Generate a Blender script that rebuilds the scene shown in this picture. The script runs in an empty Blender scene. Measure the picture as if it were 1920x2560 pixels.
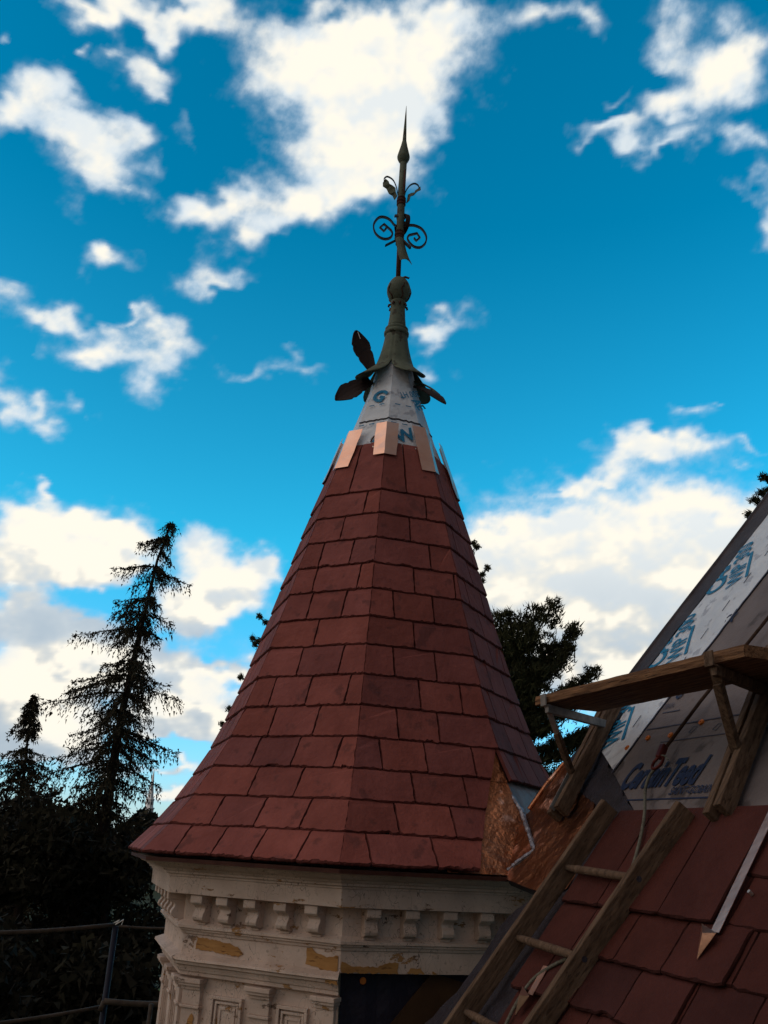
import bpy, bmesh, math, random
import numpy as np
from mathutils import Vector, Matrix
random.seed(7); np.random.seed(7)
sc = bpy.context.scene
COL = sc.collection
R_ = math.radians
# ------------------------------------------------------------------ camera
PITCH, ROLL, F_PX = 0.35944, 0.05531, 2241.0
cp, sp = math.cos(PITCH), math.sin(PITCH)
fwd = Vector((0, cp, sp)); up0 = Vector((0, -sp, cp)); rt0 = Vector((1, 0, 0))
rt = rt0*math.cos(ROLL) + up0*math.sin(ROLL); up = -rt0*math.sin(ROLL) + up0*math.cos(ROLL)
cd = bpy.data.cameras.new('camera'); cam = bpy.data.objects.new('camera', cd); COL.objects.link(cam)
cam.matrix_world = Matrix(((rt.x, up.x, -fwd.x, 0), (rt.y, up.y, -fwd.y, 0), (rt.z, up.z, -fwd.z, 0), (0, 0, 0, 1)))
cd.sensor_fit = 'VERTICAL'; cd.sensor_height = 36; cd.lens = 36*F_PX/2560; cd.clip_start = .05; cd.clip_end = 8000
sc.camera = cam
# ------------------------------------------------------------------ light
SUN = Vector((-0.90, -0.30, 0.27)).normalized()
w = bpy.data.worlds.new('World'); sc.world = w; w.use_nodes = True
nt = w.node_tree; nt.nodes.clear()
sky = nt.nodes.new('ShaderNodeTexSky'); sky.sky_type = 'NISHITA'; sky.sun_disc = False
sky.sun_elevation = math.asin(SUN.z); sky.sun_rotation = math.atan2(SUN.x, SUN.y)
sky.air_density = 1.0; sky.dust_density = 0.2; sky.ozone_density = 4.0
tint = nt.nodes.new('ShaderNodeMix'); tint.data_type = 'RGBA'; tint.blend_type = 'MULTIPLY'; tint.inputs[0].default_value = 1
# a polarised-looking sky: deeper and bluer overhead, paler towards the horizon
wt = nt.nodes.new('ShaderNodeTexCoord'); sx_ = nt.nodes.new('ShaderNodeSeparateXYZ'); wr = nt.nodes.new('ShaderNodeValToRGB')
wr.color_ramp.elements[0].position = 0.0; wr.color_ramp.elements[0].color = (1.15, 1.35, 1.8, 1)
wr.color_ramp.elements[1].position = .62; wr.color_ramp.elements[1].color = (.0, 1.50, 1.50, 1)
e_ = wr.color_ramp.elements.new(.3); e_.color = (.24, 2.08, 1.92, 1)
nt.links.new(wt.outputs['Generated'], sx_.inputs[0]); nt.links.new(sx_.outputs[2], wr.inputs[0]); nt.links.new(wr.outputs[0], tint.inputs[7])
bg = nt.nodes.new('ShaderNodeBackground'); bg.inputs[1].default_value = 0.10
wo = nt.nodes.new('ShaderNodeOutputWorld')
nt.links.new(sky.outputs[0], tint.inputs[6]); nt.links.new(tint.outputs[2], bg.inputs[0]); nt.links.new(bg.outputs[0], wo.inputs[0])
ld = bpy.data.lights.new('sun', 'SUN'); ld.energy = 2.7; ld.angle = R_(8); ld.color = (1, .86, .72)
sun = bpy.data.objects.new('sun', ld); COL.objects.link(sun); sun.rotation_euler = SUN.to_track_quat('Z', 'Y').to_euler()
sc.view_settings.view_transform = 'Standard'; sc.view_settings.look = 'None'; sc.view_settings.gamma = 1
sc.view_settings.exposure = 0.44
sc.view_settings.use_curve_mapping = False

# ------------------------------------------------------------------ helpers
def lin(r, g, b):
    f = lambda c: (c/255/12.92) if c/255 <= .04045 else ((c/255+.055)/1.055)**2.4
    return (f(r), f(g), f(b), 1)
def nodes(name):
    m = bpy.data.materials.new(name); m.use_nodes = True; t = m.node_tree; t.nodes.clear()
    o = t.nodes.new('ShaderNodeOutputMaterial'); p = t.nodes.new('ShaderNodeBsdfPrincipled'); t.links.new(p.outputs[0], o.inputs[0])
    return m, t, p
def mat(name, c1, c2=None, scale=6, rough=.8, bump=.3, bscale=60, metal=0, stretch=(1, 1, 1), c3=None, attr=None, bdist=.004, spec=.3, detail=6, basis=None):
    """noise mix of two colours, a third as sparse flecks, bump, optional per-face tint attribute"""
    m, t, p = nodes(name); N = t.nodes.new; L = t.links.new
    tc = N('ShaderNodeTexCoord'); mp = N('ShaderNodeMapping'); mp.inputs['Scale'].default_value = stretch; 
    if basis:
        cb = N('ShaderNodeCombineXYZ')
        for i_, b_ in enumerate(basis):
            d_ = N('ShaderNodeVectorMath'); d_.operation = 'DOT_PRODUCT'; L(tc.outputs['Object'], d_.inputs[0]); d_.inputs[1].default_value = tuple(b_); L(d_.outputs['Value'], cb.inputs[i_])
        L(cb.outputs[0], mp.inputs[0])
    else: L(tc.outputs['Object'], mp.inputs[0])
    n1 = N('ShaderNodeTexNoise'); n1.inputs['Scale'].default_value = scale; n1.inputs['Detail'].default_value = detail; n1.inputs['Roughness'].default_value = .65; L(mp.outputs[0], n1.inputs[0])
    rp_ = N('ShaderNodeValToRGB'); rp_.color_ramp.elements[0].position = .35; rp_.color_ramp.elements[1].position = .68
    rp_.color_ramp.elements[0].color = c1; rp_.color_ramp.elements[1].color = c2 or c1; L(n1.outputs[0], rp_.inputs[0])
    out = rp_.outputs[0]
    if c3:
        n3 = N('ShaderNodeTexNoise'); n3.inputs['Scale'].default_value = scale*2.3; n3.inputs['Detail'].default_value = 5; L(mp.outputs[0], n3.inputs[0])
        r3 = N('ShaderNodeMapRange'); r3.inputs[1].default_value = .60; r3.inputs[2].default_value = .66; L(n3.outputs[0], r3.inputs[0])
        mx = N('ShaderNodeMix'); mx.data_type = 'RGBA'; L(r3.outputs[0], mx.inputs[0]); L(out, mx.inputs[6]); mx.inputs[7].default_value = c3; out = mx.outputs[2]
    if attr:
        at = N('ShaderNodeAttribute'); at.attribute_name = attr
        ml = N('ShaderNodeMix'); ml.data_type = 'RGBA'; ml.blend_type = 'MULTIPLY'; ml.inputs[0].default_value = 1; L(out, ml.inputs[6]); L(at.outputs[0], ml.inputs[7]); out = ml.outputs[2]
    L(out, p.inputs['Base Color']); p.inputs['Roughness'].default_value = rough; p.inputs['Metallic'].default_value = metal; p.inputs['Specular IOR Level'].default_value = spec
    if bump:
        n2 = N('ShaderNodeTexNoise'); n2.inputs['Scale'].default_value = bscale; n2.inputs['Detail'].default_value = 8; n2.inputs['Roughness'].default_value = .6; L(mp.outputs[0], n2.inputs[0])
        b = N('ShaderNodeBump'); b.inputs[0].default_value = bump; b.inputs['Distance'].default_value = bdist; L(n2.outputs[0], b.inputs['Height']); L(b.outputs[0], p.inputs['Normal'])
    return m
def c(r, g, b): return (r, g, b, 1)
_az = -0.0897679+math.pi/8; _hd = Vector((-math.sin(_az), math.cos(_az), 0)); _sd = Vector((math.cos(_az), math.sin(_az), 0)); _z = Vector((0, 0, 1)); _t = R_(54)
_us = _sd*math.cos(_t)+_z*math.sin(_t); _rn = -_sd*math.sin(_t)+_z*math.cos(_t)
M = {}
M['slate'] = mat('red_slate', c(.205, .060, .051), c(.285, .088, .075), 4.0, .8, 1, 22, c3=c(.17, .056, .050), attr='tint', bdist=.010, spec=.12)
M['slate2'] = mat('red_slate_house_shaded', c(.058, .0165, .0135), c(.085, .025, .0205), 4.0, .72, 1, 24, c3=c(.07, .022, .018), attr='tint', bdist=.010, spec=.12)  # darker copy of the red slate: shade on the main roof put into the colour
M['membrane'] = mat('pale_membrane', c(.60, .64, .70), c(.76, .79, .84), 5, .5, .8, 10, c3=c(.44, .46, .52), bdist=.02, spec=.4)
M['felt'] = mat('grey_underlayment', c(.135, .112, .114), c(.20, .17, .17), 2.5, .75, .6, 22, c3=c(.085, .07, .07), bdist=.012)
M['black'] = mat('black_underlayment', c(.022, .017, .022), c(.04, .033, .045), 7, .6, 1, 18, stretch=(1, 1, 1), bdist=.03)
M['rubber'] = mat('dark_hip_strip', c(.04, .032, .038), c(.07, .058, .066), 5, .7, .7, 16, bdist=.012)
M['navy'] = mat('navy_sheet', c(.012, .010, .020), c(.022, .016, .030), 4, .55, .6, 12, bdist=.02)
M['copper'] = mat('new_copper', c(.80, .44, .31), c(.95, .62, .48), 3, .30, .35, 5, metal=1, c3=c(.80, .44, .32), bdist=.015)
M['copper2'] = mat('worn_copper', c(.34, .10, .035), c(.78, .36, .20), 2.6, .33, .9, 3.6, metal=1, c3=c(.90, .55, .42), bdist=.09)
M['copper3'] = mat('stained_copper_sheet', c(.11, .040, .020), c(.34, .145, .075), 2.4, .36, .8, 3.2, metal=1, c3=c(.75, .40, .28), bdist=.10)
M['copper4'] = mat('dull_copper_sheet', c(.20, .115, .10), c(.42, .27, .25), 3, .6, .8, 6, metal=.6, c3=c(.16, .07, .05), bdist=.04)
M['solder'] = mat('solder', c(.16, .16, .19), c(.42, .42, .48), 40, .45, 1, 60, metal=.7, bdist=.008)
M['patina'] = mat('green_patina', c(.082, .096, .068), c(.14, .162, .115), 7, .7, .5, 30, metal=.1, c3=c(.05, .045, .03))
M['darkiron'] = mat('dark_iron', c(.02, .011, .010), c(.035, .018, .014), 12, .65, .5, 40, metal=.2)
M['rust'] = mat('rusted_iron', c(.05, .014, .010), c(.08, .028, .018), 14, .8, .6, 60)
M['wood'] = mat('weathered_wood', c(.060, .034, .020), c(.19, .12, .078), 3.2, .85, .9, 9, c3=c(.055, .032, .02), bdist=.004, basis=(_us*1.2, _hd*16, _rn*16))
M['plank'] = mat('weathered_plank', c(.085, .038, .018), c(.30, .155, .075), 2.6, .85, 1, 6, c3=c(.035, .016, .009), bdist=.008, basis=(_hd*1.4, _sd*18, _z*22))
M['barewood'] = mat('bare_yellow_wood', c(.34, .16, .048), c(.48, .25, .085), 6, .8, .6, 40, stretch=(1, 1, 6), c3=c(.2, .09, .03))
M['steel'] = mat('galvanised_steel', c(.20, .20, .20), c(.36, .35, .34), 20, .5, .3, 60, metal=.6)
M['pipe'] = mat('scaffold_pipe', c(.045, .034, .026), c(.09, .066, .05), 15, .7, .4, 60, metal=.3)
M['bluepaint'] = mat('blue_post_paint', c(.004, .005, .016), c(.007, .009, .026), 15, .6, .4, 60)
M['rope'] = mat('grey_rope', c(.10, .095, .075), c(.20, .19, .15), 60, .9, 1, 300)
M['rope2'] = mat('dark_rope', c(.035, .018, .012), c(.07, .035, .022), 60, .9, 1, 300)
M['redmetal'] = mat('red_anodised', c(.07, .010, .008), c(.12, .02, .014), 20, .5, .2, 60, metal=.3)
M['orange'] = mat('orange_plastic', c(.50, .13, .02), c(.66, .2, .03), 20, .6, .1, 60)
M['ink_blue'] = mat('cyan_print', c(.010, .17, .34), c(.02, .24, .44), 30, .6, 0, 60)
M['ink_dark'] = mat('dark_blue_print', c(.010, .022, .065), c(.016, .032, .085), 30, .7, 0, 60)
M['ink_grey'] = mat('grey_print', c(.05, .052, .085), c(.075, .075, .11), 30, .7, 0, 60)
M['nail'] = mat('nail_head', c(.55, .52, .48), c(.7, .66, .6), 30, .4, 0, 60, metal=.8)
M['bark'] = mat('bark', c(.018, .010, .008), c(.035, .020, .014), 12, .95, 1, 30, bdist=.02)
M['spruce'] = mat('spruce_needles', c(.016, .013, .007), c(.040, .033, .014), 1.3, .9, 0)
M['pine'] = mat('pine_needles', c(.022, .024, .009), c(.050, .052, .018), 1.6, .9, 0)
M['hedge'] = mat('dark_leaves', c(.008, .006, .004), c(.022, .020, .008), .8, .95, 0)
M['ground'] = mat('ground', c(.018, .026, .009), c(.04, .055, .016), .3, .95, .5, 3)
M['lawn'] = mat('lawn', c(.05, .085, .016), c(.085, .13, .026), .6, .95, .5, 8)
M['asphalt'] = mat('asphalt', c(.05, .05, .055), c(.075, .072, .078), 1, .9, .4, 20)
M['siding'] = mat('house_wall_paint', c(.30, .26, .22), c(.4, .35, .3), 3, .8, .3, 30)
M['steeplewhite'] = mat('white_steeple_paint', c(.62, .63, .66), c(.72, .72, .74), .5, .7, 0, 30)
M['steepledark'] = mat('steeple_openings', c(.06, .07, .09), c(.1, .11, .13), .5, .7, 0, 30)

def paint_mat():
    """old white paint: hairline cracks, chips down to dark and yellow wood, dirt bands (all with shapes of their own)"""
    m, t, p = nodes('peeling_white_paint'); N = t.nodes.new; L = t.links.new
    tc = N('ShaderNodeTexCoord')
    def noise(s, d=6, st=(1, 1, 1), r=.6):
        mp = N('ShaderNodeMapping'); mp.inputs['Scale'].default_value = st; L(tc.outputs['Object'], mp.inputs[0])
        n = N('ShaderNodeTexNoise'); n.inputs['Scale'].default_value = s; n.inputs['Detail'].default_value = d; n.inputs['Roughness'].default_value = r; L(mp.outputs[0], n.inputs[0]); return n.outputs[0]
    def rng(x, a, b):
        r = N('ShaderNodeMapRange'); r.inputs[1].default_value = a; r.inputs[2].default_value = b; L(x, r.inputs[0]); return r.outputs[0]
    def mix(f, a, b):
        x = N('ShaderNodeMix'); x.data_type = 'RGBA'
        L(f, x.inputs[0])
        if isinstance(a, tuple): x.inputs[6].default_value = a
        else: L(a, x.inputs[6])
        if isinstance(b, tuple): x.inputs[7].default_value = b
        else: L(b, x.inputs[7])
        return x.outputs[2]
    base = mix(rng(noise(5), .35, .65), c(.50, .37, .30), c(.68, .52, .43))
    base = mix(rng(noise(40, 4), .58, .70), base, c(.40, .30, .24))
    vo = N('ShaderNodeTexVoronoi'); vo.feature = 'DISTANCE_TO_EDGE'; vo.inputs['Scale'].default_value = 14
    mp = N('ShaderNodeMapping'); mp.inputs['Scale'].default_value = (1.6, 1.6, .8); L(tc.outputs['Object'], mp.inputs[0])
    nn = N('ShaderNodeTexNoise'); nn.inputs['Scale'].default_value = 9; L(mp.outputs[0], nn.inputs[0])
    ad = N('ShaderNodeVectorMath'); ad.operation = 'MULTIPLY_ADD'; L(nn.outputs[1], ad.inputs[0]); ad.inputs[1].default_value = (.25, .25, .25); L(mp.outputs[0], ad.inputs[2]); L(ad.outputs[0], vo.inputs[0])
    crack = rng(vo.outputs[0], .016, .002)
    mask = rng(noise(3.1, 3), .44, .52)
    mm = N('ShaderNodeMath'); mm.operation = 'MULTIPLY'; L(crack, mm.inputs[0]); L(mask, mm.inputs[1])
    col = mix(mm.outputs[0], base, c(.07, .045, .035))
    chip = rng(noise(7, 8, (1, 1, 2.2), .72), .615, .622)
    wood = mix(rng(noise(4, 3), .45, .55), c(.16, .10, .07), c(.40, .20, .07))
    col = mix(chip, col, wood)
    L(col, p.inputs['Base Color']); p.inputs['Roughness'].default_value = .72
    sub = N('ShaderNodeMath'); sub.operation = 'MULTIPLY_ADD'; L(chip, sub.inputs[0]); sub.inputs[1].default_value = -1.2; L(noise(45, 6), sub.inputs[2])
    b = N('ShaderNodeBump'); b.inputs[0].default_value = .7; b.inputs['Distance'].default_value = .005; L(sub.outputs[0], b.inputs['Height']); L(b.outputs[0], p.inputs['Normal'])
    return m
M['paint'] = paint_mat()

class MB:
    def __init__(s): s.v = []; s.f = []; s.t = []; s.tv = (1., 1., 1., 1.)
    def add(s, vs, fs):
        n = len(s.v); s.v += [Vector(v) for v in vs]; s.f += [tuple(n+i for i in f) for f in fs]; s.t += [s.tv]*len(fs); return s
    def box(s, p0, ax, ay, az):
        """corner p0 and three edge vectors"""
        p0, ax, ay, az = Vector(p0), Vector(ax), Vector(ay), Vector(az)
        vs = [p0, p0+ax, p0+ax+ay, p0+ay, p0+az, p0+ax+az, p0+ax+ay+az, p0+ay+az]
        fs = [(3, 2, 1, 0), (4, 5, 6, 7), (0, 1, 5, 4), (1, 2, 6, 5), (2, 3, 7, 6), (3, 0, 4, 7)]
        if ax.cross(ay).dot(az) < 0: fs = [f[::-1] for f in fs]
        return s.add(vs, fs)
    def beam(s, a, b, wv, hv):
        """bar from a to b, centred, wv and hv full width and height vectors"""
        a, b, wv, hv = Vector(a), Vector(b), Vector(wv), Vector(hv)
        return s.box(a-wv/2-hv/2, b-a, wv, hv)
    def tube(s, pts, rad, n=8, cap=True):
        pts = [Vector(p) for p in pts]; rad = rad if hasattr(rad, '__len__') else [rad]*len(pts)
        vs = []; fs = []; t0 = (pts[1]-pts[0]).normalized(); u = t0.orthogonal().normalized()
        for i, p in enumerate(pts):
            t = (pts[min(i+1, len(pts)-1)]-pts[max(i-1, 0)]).normalized(); u = (u-t*u.dot(t)).normalized(); v = t.cross(u)
            for k in range(n): a = 2*math.pi*k/n; vs.append(p+(u*math.cos(a)+v*math.sin(a))*rad[i])
        for i in range(len(pts)-1):
            for k in range(n): k2 = (k+1) % n; fs.append((i*n+k, i*n+k2, (i+1)*n+k2, (i+1)*n+k))
        if cap: fs.append(tuple(range(n))[::-1]); fs.append(tuple((len(pts)-1)*n+k for k in range(n)))
        return s.add(vs, fs)
    def lathe(s, prof, ctr, n=24, ph=0., close=True):
        ctr = Vector(ctr); vs = []; fs = []
        for r, z in prof:
            for k in range(n): a = ph+2*math.pi*k/n; vs.append(ctr+Vector((r*math.sin(a), -r*math.cos(a), z)))
        m = len(prof)
        for i in range(m-1):
            for k in range(n): k2 = (k+1) % n; fs.append((i*n+k, i*n+k2, (i+1)*n+k2, (i+1)*n+k))
        if close: fs.append(tuple(range(n))[::-1]); fs.append(tuple((m-1)*n+k for k in range(n)))
        return s.add(vs, fs)
    def slab(s, poly, nrm, th):
        """polygon with thickness: poly is the top face, th goes against nrm"""
        poly = [Vector(p) for p in poly]; nrm = Vector(nrm).normalized(); n = len(poly)
        area = Vector((0, 0, 0))
        for i in range(n): area += poly[i].cross(poly[(i+1) % n])
        if area.dot(nrm) < 0: poly = poly[::-1]
        low = [p-nrm*th for p in poly]
        return s.add(poly+low, [tuple(range(n)), tuple(range(2*n-1, n-1, -1))]+[(i, n+i, n+(i+1) % n, (i+1) % n) for i in range(n)])
    def ribbon(s, pts, wv, th):
        """flat bar following pts, wide along wv, thickness th"""
        pts = [Vector(p) for p in pts]; wv = Vector(wv); vs = []; fs = []
        for i, p in enumerate(pts):
            t = (pts[min(i+1, len(pts)-1)]-pts[max(i-1, 0)]).normalized(); q = t.cross(wv).normalized()*th/2
            vs += [p-wv/2-q, p+wv/2-q, p+wv/2+q, p-wv/2+q]
        for i in range(len(pts)-1):
            for k in range(4): k2 = (k+1) % 4; fs.append((4*i+k, 4*i+k2, 4*i+4+k2, 4*i+4+k))
        e = 4*len(pts)-4; fs += [(3, 2, 1, 0), (e, e+1, e+2, e+3)]
        return s.add(vs, fs)
    def build(s, name, m, parent=None, bevel=0, smooth=False, **kw):
        me = bpy.data.meshes.new(name); me.from_pydata([tuple(v) for v in s.v], [], s.f); me.update()
        at = me.attributes.new('tint', 'FLOAT_COLOR', 'CORNER'); arr = []
        for f, t in zip(s.f, s.t): arr += list(t)*len(f)
        at.data.foreach_set('color', arr)
        me.materials.append(M[m] if isinstance(m, str) else m)
        if smooth: me.polygons.foreach_set('use_smooth', [True]*len(me.polygons))
        return link(name, me, parent, bevel, **kw)
def link(name, me, parent=None, bevel=0, **kw):
    o = bpy.data.objects.new(name, me); COL.objects.link(o)
    if parent:
        o.parent = parent; o.matrix_parent_inverse = Matrix.Translation(-parent.location)
    if bevel:
        b = o.modifiers.new('bevel', 'BEVEL'); b.width = bevel; b.segments = 2; b.limit_method = 'ANGLE'
    for k, v in kw.items(): o[k] = v
    return o
def thing(name, label, cat, loc=(0, 0, 0), group=None):
    o = bpy.data.objects.new(name, None); COL.objects.link(o); o.empty_display_size = .2; o.location = loc
    o['label'] = label; o['category'] = cat
    if group: o['group'] = group
    return o
def clip(o, co, no, keep_positive=True):
    """cut away the part of a mesh on one side of a plane"""
    bm = bmesh.new(); bm.from_mesh(o.data)
    r = bmesh.ops.bisect_plane(bm, geom=bm.verts[:]+bm.edges[:]+bm.faces[:], plane_co=co, plane_no=no, clear_inner=keep_positive, clear_outer=not keep_positive)
    bm.to_mesh(o.data); bm.free(); o.data.update()
def jag(a, b, n, amp, nrm=None, rnd=random):
    """points from a to b with a ragged sideways jitter (nrm = in-plane normal)"""
    a, b = Vector(a), Vector(b); return [a.lerp(b, i/n)+(nrm*rnd.uniform(-amp, amp) if 0 < i < n else Vector((0, 0, 0))) for i in range(n+1)]
# ------------------------------------------------------------------ frame of the house: hd runs along the eaves (away), sd into the house, us up the roof
PH = -0.0897679; AX = Vector((0.021, 6.0, 0)); AZ = PH+math.pi/8; TH = R_(54)
hd = Vector((-math.sin(AZ), math.cos(AZ), 0)); sd = Vector((math.cos(AZ), math.sin(AZ), 0)); zz = Vector((0, 0, 1))
us = sd*math.cos(TH)+zz*math.sin(TH); rn = -sd*math.sin(TH)+zz*math.cos(TH); RD = 1.75
def rp(a, u, l=0.): return hd*a+us*u+rn*(l-RD)       # point of the main roof: along, up, lift
def hz(a, h, z): return hd*a+sd*h+zz*z               # along, into the house, height

# ================================================================== SETTING
def structure(name, mb, m):
    o = mb.build(name, m); o['kind'] = 'structure'; return o
GZ = -9.0
g = MB(); n = 64
g.add([(0, 0, GZ)]+[(2400*math.cos(2*math.pi*i/n), 2400*math.sin(2*math.pi*i/n), GZ) for i in range(n)], [(0, 1+i, 1+(i+1) % n) for i in range(n)]); structure('ground', g, 'ground')
g = MB(); g.box((-60, 44, GZ), (120, 8, 0), (-2, 16, 0), (0, 0, .12)); structure('lawn', g, 'lawn')
g = MB(); g.add([(-70, 30, GZ+.02), (60, 34, GZ+.02), (60, 41, GZ+.02), (-70, 40, GZ+.02)], [(0, 1, 2, 3)]); structure('road', g, 'asphalt')

# ---- clouds: a far shell whose vertices carry cover and colour; the clear parts let the sky and sun through
CL = np.array([(-3.3,47.7,4.74,1.87,-175,1),(-0.5,46.9,3.71,2.14,-177,1),(-5.3,45.4,3.48,2.18,-173,1),(2.9,49.1,1.82,1.6,174,0.9),(-9,48.8,2.58,1.25,-170,0.8),(-10,45.9,2.24,1.43,-168,0.9),(-2.8,43.8,3.26,2.74,-174,1.2),(-4.7,41.7,3.03,2.18,-161,1.2),(-6.1,39.7,2.77,1.58,-146,1),(-8.7,37.9,2.09,1.2,-139,0.8),(-12,38.8,1.64,0.91,-168,0.8),(-14.7,37.9,1.88,1,-176,0.85),(-15.9,38.2,1.21,0.72,-165,0.7),(-10.6,36.5,1.08,0.97,87,0.6),(2.8,44.5,1.24,0.75,93,0.5),(-6.6,48.9,1.29,0.55,-172,-0.9),(-21.2,47.3,2.95,0.88,-161,0.9),(-17.1,48.4,2,0.62,-164,0.9),(-24.2,46.5,1.45,0.56,-158,0.7),(-19.6,46.8,1.25,0.62,-160,0.8),(-26.5,46,0.95,0.39,-156,0.5),(-20.9,43.8,1.32,1.04,-151,1.1),(-19.7,44.6,0.83,0.72,-139,0.7),(-20.2,42.9,0.77,0.56,-156,0.7),(-23.1,44,0.54,0.27,-158,0.4),(-28.4,40.8,1.44,1.02,-148,0.95),(-26.1,41.5,1.15,0.99,-126,0.9),(-28.9,39.3,1.27,1.09,-119,0.8),(-26.2,39.7,1.91,0.97,-167,0.85),(-23.1,39.8,2.2,1.37,-145,1.2),(-21.4,38.4,1.81,1.12,-160,0.8),(-24.4,36.3,1.01,0.74,94,0.5),(-20.5,40.9,0.9,0.63,-157,0.7),(-18.9,39.4,0.75,0.68,-134,0.5),(-17.1,42,1.01,0.58,121,0.4),(-25.3,44,0.35,0.3,-130,0.6),(-30.4,42.8,0.51,0.26,-152,0.5),(-21.3,33.6,1.44,0.84,-162,0.8),(-22.3,33.9,0.63,0.51,-153,0.6),(-14.3,34.4,1.71,1.13,-166,1),(-12.2,33.9,1.12,0.49,-169,0.7),(-26.9,30.6,0.8,0.71,-140,0.7),(-24.4,29.8,1.52,0.69,-163,0.8),(-22.7,29.6,1.8,0.59,-170,0.8),(-20.7,28.9,1.59,0.87,-165,0.85),(-17.1,30.6,1.36,0.88,-166,0.9),(-16,29,1.6,1.17,-166,1),(-16.6,27.2,1.65,1.07,-167,1),(-19.6,28.3,2.41,0.66,-167,0.7),(-19.2,30.8,0.98,0.27,-147,0.5),(-25.9,25.8,0.96,0.64,99,0.8),(-25.3,24.1,0.95,0.81,-159,0.85),(-23.4,23.4,1.17,0.6,177,0.8),(-22.2,25.9,0.53,0.49,-148,0.55),(-21.1,25.1,0.95,0.55,-166,0.8),(-23.9,24.5,0.97,0.43,-166,0.6),(-10.8,28.7,0.97,0.46,-171,0.5),(-8.5,29,1.58,0.69,-172,0.55),(-6,28.5,1.22,0.46,176,0.55),(-7,29.9,0.46,0.35,94,0.4),(-21.9,19.7,0.47,0.44,-164,0.6),(3.9,32.9,1.89,0.68,-164,0.8),(2.4,32,0.98,0.74,-179,0.8),(2.6,29.7,1.05,0.92,-180,0.8),(8.8,49,1.41,0.82,174,0.5),(11.5,49.5,1.89,0.67,173,0.65),(14.5,48.9,0.83,0.74,142,0.6),(21.3,48.5,1.23,0.98,101,0.65),(21.3,46.9,1.28,1.07,108,0.65),(20.3,46.2,1.13,0.54,166,0.5),(25.3,46.1,1.43,1.2,118,0.6),(24.1,44.7,1.61,1.33,144,0.9),(26.4,44.5,1.77,1.45,107,0.95),(21.9,43.5,1.73,0.94,164,0.9),(20.2,43.2,1.26,0.81,164,0.75),(21.4,41.5,1.49,0.66,-173,0.85),(20,41,0.76,0.34,168,0.6),(14.9,42.9,1.1,0.64,170,0.85),(17,42.9,1.19,0.49,170,0.85),(17.8,41.9,0.89,0.77,151,0.9),(13.9,42.2,0.54,0.49,147,0.6),(16.8,44.6,0.86,0.26,-154,0.5),(24.7,40.8,0.84,0.66,153,0.6),(26.4,40.1,1.12,0.89,151,0.8),(25.1,38.9,1.08,0.39,166,0.55),(26.6,37.4,1.15,0.71,88,0.9),(15.8,24.5,1.88,1.09,-173,0.95),(17.7,25.2,1.36,0.68,175,0.8),(18.6,24.2,2.03,0.67,170,0.8),(20.7,26.2,1.2,0.55,163,0.7),(21.7,26.8,0.57,0.25,173,0.6),(21,24.2,1.59,0.66,163,0.65),(23.8,23.8,1.43,0.3,162,0.5),(13.8,23.2,1.54,0.52,-167,0.75),(11.6,22.3,1.26,0.29,-171,0.6),(23.7,22.8,0.66,0.25,174,0.4),(7.3,18.1,2.62,1.47,-179,1.2),(7.9,16.9,3.19,2.34,-179,1.2),(12.5,18.9,4.25,2.61,179,1.3),(17.3,19.4,3.54,2.7,178,1.3),(21.8,18.7,3.11,2.08,177,1.2),(10.9,15.5,5.71,3.75,-179,1.3),(16.7,15.4,5.46,3.67,180,1.3),(13.7,12.1,5.55,3.1,-179,1.3),(20.9,16.4,3.92,3.04,179,1.2),(20.9,19.7,0.56,0.42,85,-1),(10.4,20.6,0.75,0.53,180,-0.6),(-23.3,18,1.52,1.04,-169,1.2),(-21,17.6,1.57,1,-170,1.2),(-18.1,17.5,2.3,1.13,178,1.2),(-22.4,16.1,2.81,1.51,-170,1.3),(-19.6,16.1,3.17,1.34,-171,1.2),(-16.9,16.8,1.28,1.23,106,1),(-22.6,14.2,2.15,1.15,-171,1.1),(-21.9,19.8,0.47,0.28,-169,0.6),(-18.5,14.7,2,0.73,-161,1.1),(-20,13.8,0.89,0.55,-173,0.8),(-17.3,15.4,1.49,0.9,-173,1.1),(-17.2,18.7,0.49,0.34,-171,0.7),(-21.6,12.4,1.17,0.44,-172,0.8),(-12.3,16.8,1.3,0.98,-174,0.75),(-13,14.6,1.35,0.97,-175,1),(-10.1,15.2,1.95,1.51,-175,1.35),(-11.1,13.6,2.97,0.86,-174,1),(-7.5,16.1,0.76,0.64,97,0.9),(-8.6,15.3,1.33,1.22,-178,1.1),(-13.3,12.9,1.53,0.62,-174,0.8),(-21.9,10.9,2.8,1.07,179,1.2),(-19.2,10.6,2.9,1.08,176,1.2),(-17.3,10.4,1.88,0.71,178,1.1),(-19.5,9.1,3.87,1.08,-174,1.1),(-21.3,7.8,3.01,1.19,-174,1.1),(-17.8,8.7,2.63,0.98,-175,1.1),(-13,10.9,1.28,0.96,-177,0.8),(-11.3,10.4,2.1,0.56,-175,1.05),(-9.5,10.2,1.59,0.28,180,0.8),(-11.7,9.2,1.67,0.5,-175,0.8),(-20.1,6.8,3.8,0.9,-174,1),(-20.9,5.5,2.99,1.04,-175,1),(-18.8,5.2,2.81,0.89,-176,0.9),(-11.5,7.8,2.63,0.78,-175,1.1),(-9.2,7.5,1.68,0.61,-176,1),(-11.3,6.5,3.03,0.44,-176,0.8),(-19.1,3.9,3.78,0.78,-176,0.9),(-11.6,4.3,2.17,0.35,-176,0.7),(-11.1,2.8,1.76,0.58,-177,0.9),(-3.1,8.9,5.77,1.7,-176,0.8),(1,13.5,4.4,1.75,-177,0.7)])
_rs = np.random.RandomState(11); LT = _rs.rand(48, 48, 48)
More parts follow.
